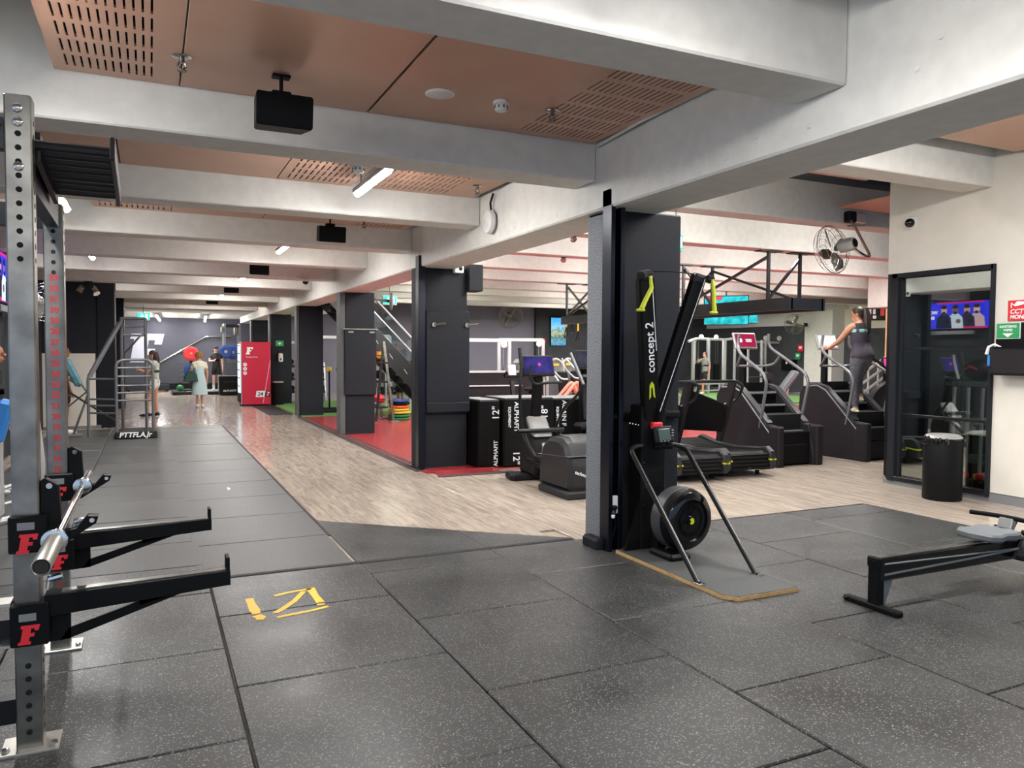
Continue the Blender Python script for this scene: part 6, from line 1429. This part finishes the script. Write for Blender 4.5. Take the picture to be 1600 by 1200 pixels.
# right hall back
cs = thing('multi_station', 'large silver multi cable tower against the dark wall', 'cable machine', (22.6, 26.6, 0))
for i, x in enumerate((-1.75, -1.55, -1.2, -.95, -.7, -.5, -.15, .2, 1.0, 1.2, 1.5, 1.75, 2.0, 2.5)):
    q = MB(); q.box((x, (i % 3)*.3-.3, 1.15), (.1, .1, 2.3), b=.012); q.obj('upright', 'tubelight', cs)
for x in (-1.4, -.35, 1.3, 2.25): q = MB(); q.box((x, -.1, .75), (.22, .2, 1.0), b=.01); q.obj('weight_stack', 'black', cs); q = MB(); q.cyl((x-.06, -.1, .2), (x-.06, -.1, 2.2), .018, 6); q.cyl((x+.06, -.1, .2), (x+.06, -.1, 2.2), .018, 6); q.obj('guide_rod', 'chrome', cs)
q = MB(); q.tube(rnd([(-2.1, -.4, 2.2), (-1.6, -.3, 2.32), (.2, .0, 2.3), (.9, -.3, 2.42), (1.5, -.2, 2.3)], .1), .06, 8); q.tube([(1.1, 0, 2.25), (3.3, 0, 2.2)], .05, 8); q.obj('top_beam', 'tubelight', cs)
for x in (-1.2, -.4, 1.5, 2.4, 3.2): q = MB(); q.lathe([(.11, -.03), (.11, .03)], 16, (x, -.12, 2.4), (0, 1, 0)); q.obj('pulley', 'whitepl', cs)
for z in (.12, .4): q = MB(); q.bar((-1.8, -.5, z), (1.0, -.3, z), .06, .06); q.obj('base_rail', 'tubelight', cs)
for x in (-1.7, -1.1, -.5, .1, .9): q = MB(); q.bar((x, -.5, .02), (x, -.5, .45), .06, .06); q.obj('base_post', 'tubelight', cs)
lp = thing('incline_bench', 'silver grey incline bench between the stair climbers', 'bench', (14.2, 15.1, .016), rad(-30))
q = MB(); q.box((.0, 0, .52), (.7, .34, .09), b=.03); q.obj('seat', 'black', lp); q = MB(); q.box((.55, 0, .85), (.16, .36, .9), RY(rad(35)), b=.04); q.obj('backrest', 'greysoft', lp); q = MB(); q.tube([(-.4, 0, .05), (.8, 0, .05)], .05, 8); q.tube([(0, 0, .05), (0, 0, .5)], .05, 8); q.tube([(.5, 0, .05), (.6, 0, .8)], .05, 8); q.box((-.4, 0, .03), (.08, .6, .06)); q.box((.8, 0, .03), (.08, .6, .06)); q.obj('frame', 'tubelight', lp); q = MB(); q.cyl((.1, -.26, 1.1), (.1, .26, 1.1), .09, 14); q.cyl((-.35, 0, 1.05), (.1, 0, 1.08), .015, 6); q.obj('roller_pad', 'plasticd', lp)
q = MB(); q.box((-.3, 0, .22), (.16, .4, .1), b=.03); q.obj('foot_pad', 'black', lp)
wst = thing('white_staircase', 'white railed staircase behind the climbing woman', 'staircase', (0, 0, 0))
for dy in (0, 1.2):
    for (z0, z1) in ((.95, 1.0), (.35, .4), (.65, .7)):
        q = MB(); q.bar((19.5, 15.6+dy, z0), (23.2, 15.6+dy, z0+1.9), .05, .06); q.obj('rail', 'tubelight', wst)
    for k in range(9): q = MB(); q.bar((19.6+.42*k, 15.6+dy, .0+.216*k), (19.6+.42*k, 15.6+dy, 1.0+.216*k), .04, .04); q.obj('baluster', 'tubelight', wst)
for k in range(11): q = MB(); q.box((19.7+.33*k, 16.2, .05+.17*k), (.32, 1.15, .05)); q.obj('tread', 'grey', wst)
q = MB(); q.box((19.5, 15.6, .6), (.1, .1, 1.3), b=.01); q.obj('newel', 'tubelight', wst)
t = thing('letter_sign', 'black sign with white and red letters high behind the climbing woman', 'sign', (21.5, 18.05, 3.0), rad(-50)); MB().box((0, 0, 0), (.95, .05, .4)).obj('board', 'black', t); q = MB(); [q.box((-.38+.13*i, -.03, .09), (.08, .01, .17)) for i in range(5)]; [q.box((-.25+.2*i, -.03, -.09), (.1, .01, .1)) for i in range(3)]; q.obj('letter_block', 'white', t)['kind'] = 'stuff'; q = MB(); q.box((.38, -.03, .06), (.12, .01, .22)); q.obj('red_mark', 'redp', t)
for i, (x, y, z, m_) in enumerate(((25.9, 25.3, 1.95, 'redp'), (25.9, 25.45, 1.6, 'green'))):
    t = thing('wall_notice', ('red', 'green')[i]+' notice on the dark wall beside the white pier', 'sign', (x, y, z)); MB().box((0, 0, 0), (.02, .3, .28)).obj('plate', m_, t); MB().box((-.012, 0, .03), (.004, .16, .1)).obj('print', 'white', t)
t = thing('wall_phone_box', 'black box on the dark wall below the notices', 'box', (25.85, 25.9, 1.2)); MB().box((0, 0, 0), (.3, .7, .5), b=.03).obj('case', 'black', t); MB().box((-.16, 0, .1), (.02, .08, .1)).obj('label', 'white', t)
for i, (x, y) in enumerate(((6.2, 10.9), (5.6, 13.4), (7.4, 13.4))):
    t = thing('ceiling_spot', ('small chrome spot under the beam left of the rig', 'small chrome spot nearer the second column', 'second chrome spot near the second column')[i], 'spotlight', (x, y, 3.55)); q = MB(); q.lathe([(.05, 0), (.05, -.015)], 14); q.obj('base', 'black', t); q = MB(); q.lathe([(.05, -.03), (.06, -.06), (.03, -.1)], 14); q.cyl((0, 0, -.01), (0, 0, -.04), .015, 6) if False else q; q.obj('lens', 'chrome', t)

# dumbbell racks seen between the columns
for (rx, ry, n) in ((5.9, 24.2, 9), (4.1, 26.2, 5)):
    rk2 = thing('dumbbell_rack', 'three tier dumbbell rack '+('seen past the black staircase' if n == 9 else 'seen past the fourth column'), 'rack', (rx, ry, .016))
    L_ = n*.24
    for x in (0, L_): MB().prism([(-.3, 0), (.25, 0), (.25, .1), (.12, 1.3), (.0, 1.3), (-.3, .1)], (x-.03, 0, 0), (0, 1, 0), (0, 0, 1), (.06, 0, 0), b=.008).obj('end_frame', 'tubelight', rk2)
    for k, z in enumerate((.34, .76, 1.18)): q = MB(); q.box((L_/2, -.12+.1*k, z), (L_, .3, .03), RX(rad(12))); q.obj('shelf', 'bsteel', rk2)
    for k, z in enumerate((.34, .76, 1.18)):
        for i in range(n):
            r_ = .075+.006*((i+k) % 3)
            t = thing('dumbbell', 'black dumbbell on the rack '+('past the black staircase' if n == 9 else 'past the fourth column'), 'dumbbell', (rx+.12+.24*i, ry-.12+.1*k, 0.016+z+.055+r_), 0, 'dumbbells on the racks')
            q = MB(); q.cyl((0, -.07, 0), (0, .07, 0), .016, 8); q.obj('handle', 'chrome', t)
            for sg in (-1, 1): q = MB(); q.lathe([(r_*.9, 0), (r_, .015), (r_, .075), (r_*.8, .09)], 12, (0, sg*.06, 0), (0, sg, 0)); q.obj('head', 'black', t)
br = thing('band_rack', 'tall rack hung with blue and tan bands under the black staircase', 'rack', (5.15, 22.0, .016))
for x in (0, 1.1): MB().box((x, 0, 1.05), (.06, .06, 2.1), b=.006).obj('upright', 'tubelight', br)
for z in (1.35, 2.05): MB().box((.55, 0, z), (1.1, .05, .05), b=.006).obj('crossbar', 'tubelight', br)
for i, m_ in enumerate(('navy', 'blue', 'woodpanel', 'black', 'woodpanel', 'navy', 'grey', 'woodpanel')):
    q = MB(); q.tube(rnd([(.1+.12*i, -.04, 2.06), (.06+.12*i, -.05, 1.75), (.1+.12*i, -.05, 1.48), (.14+.12*i, -.05, 1.75), (.1+.12*i, -.04, 2.06)], .05), .016, 6); q.obj('band', m_, br)
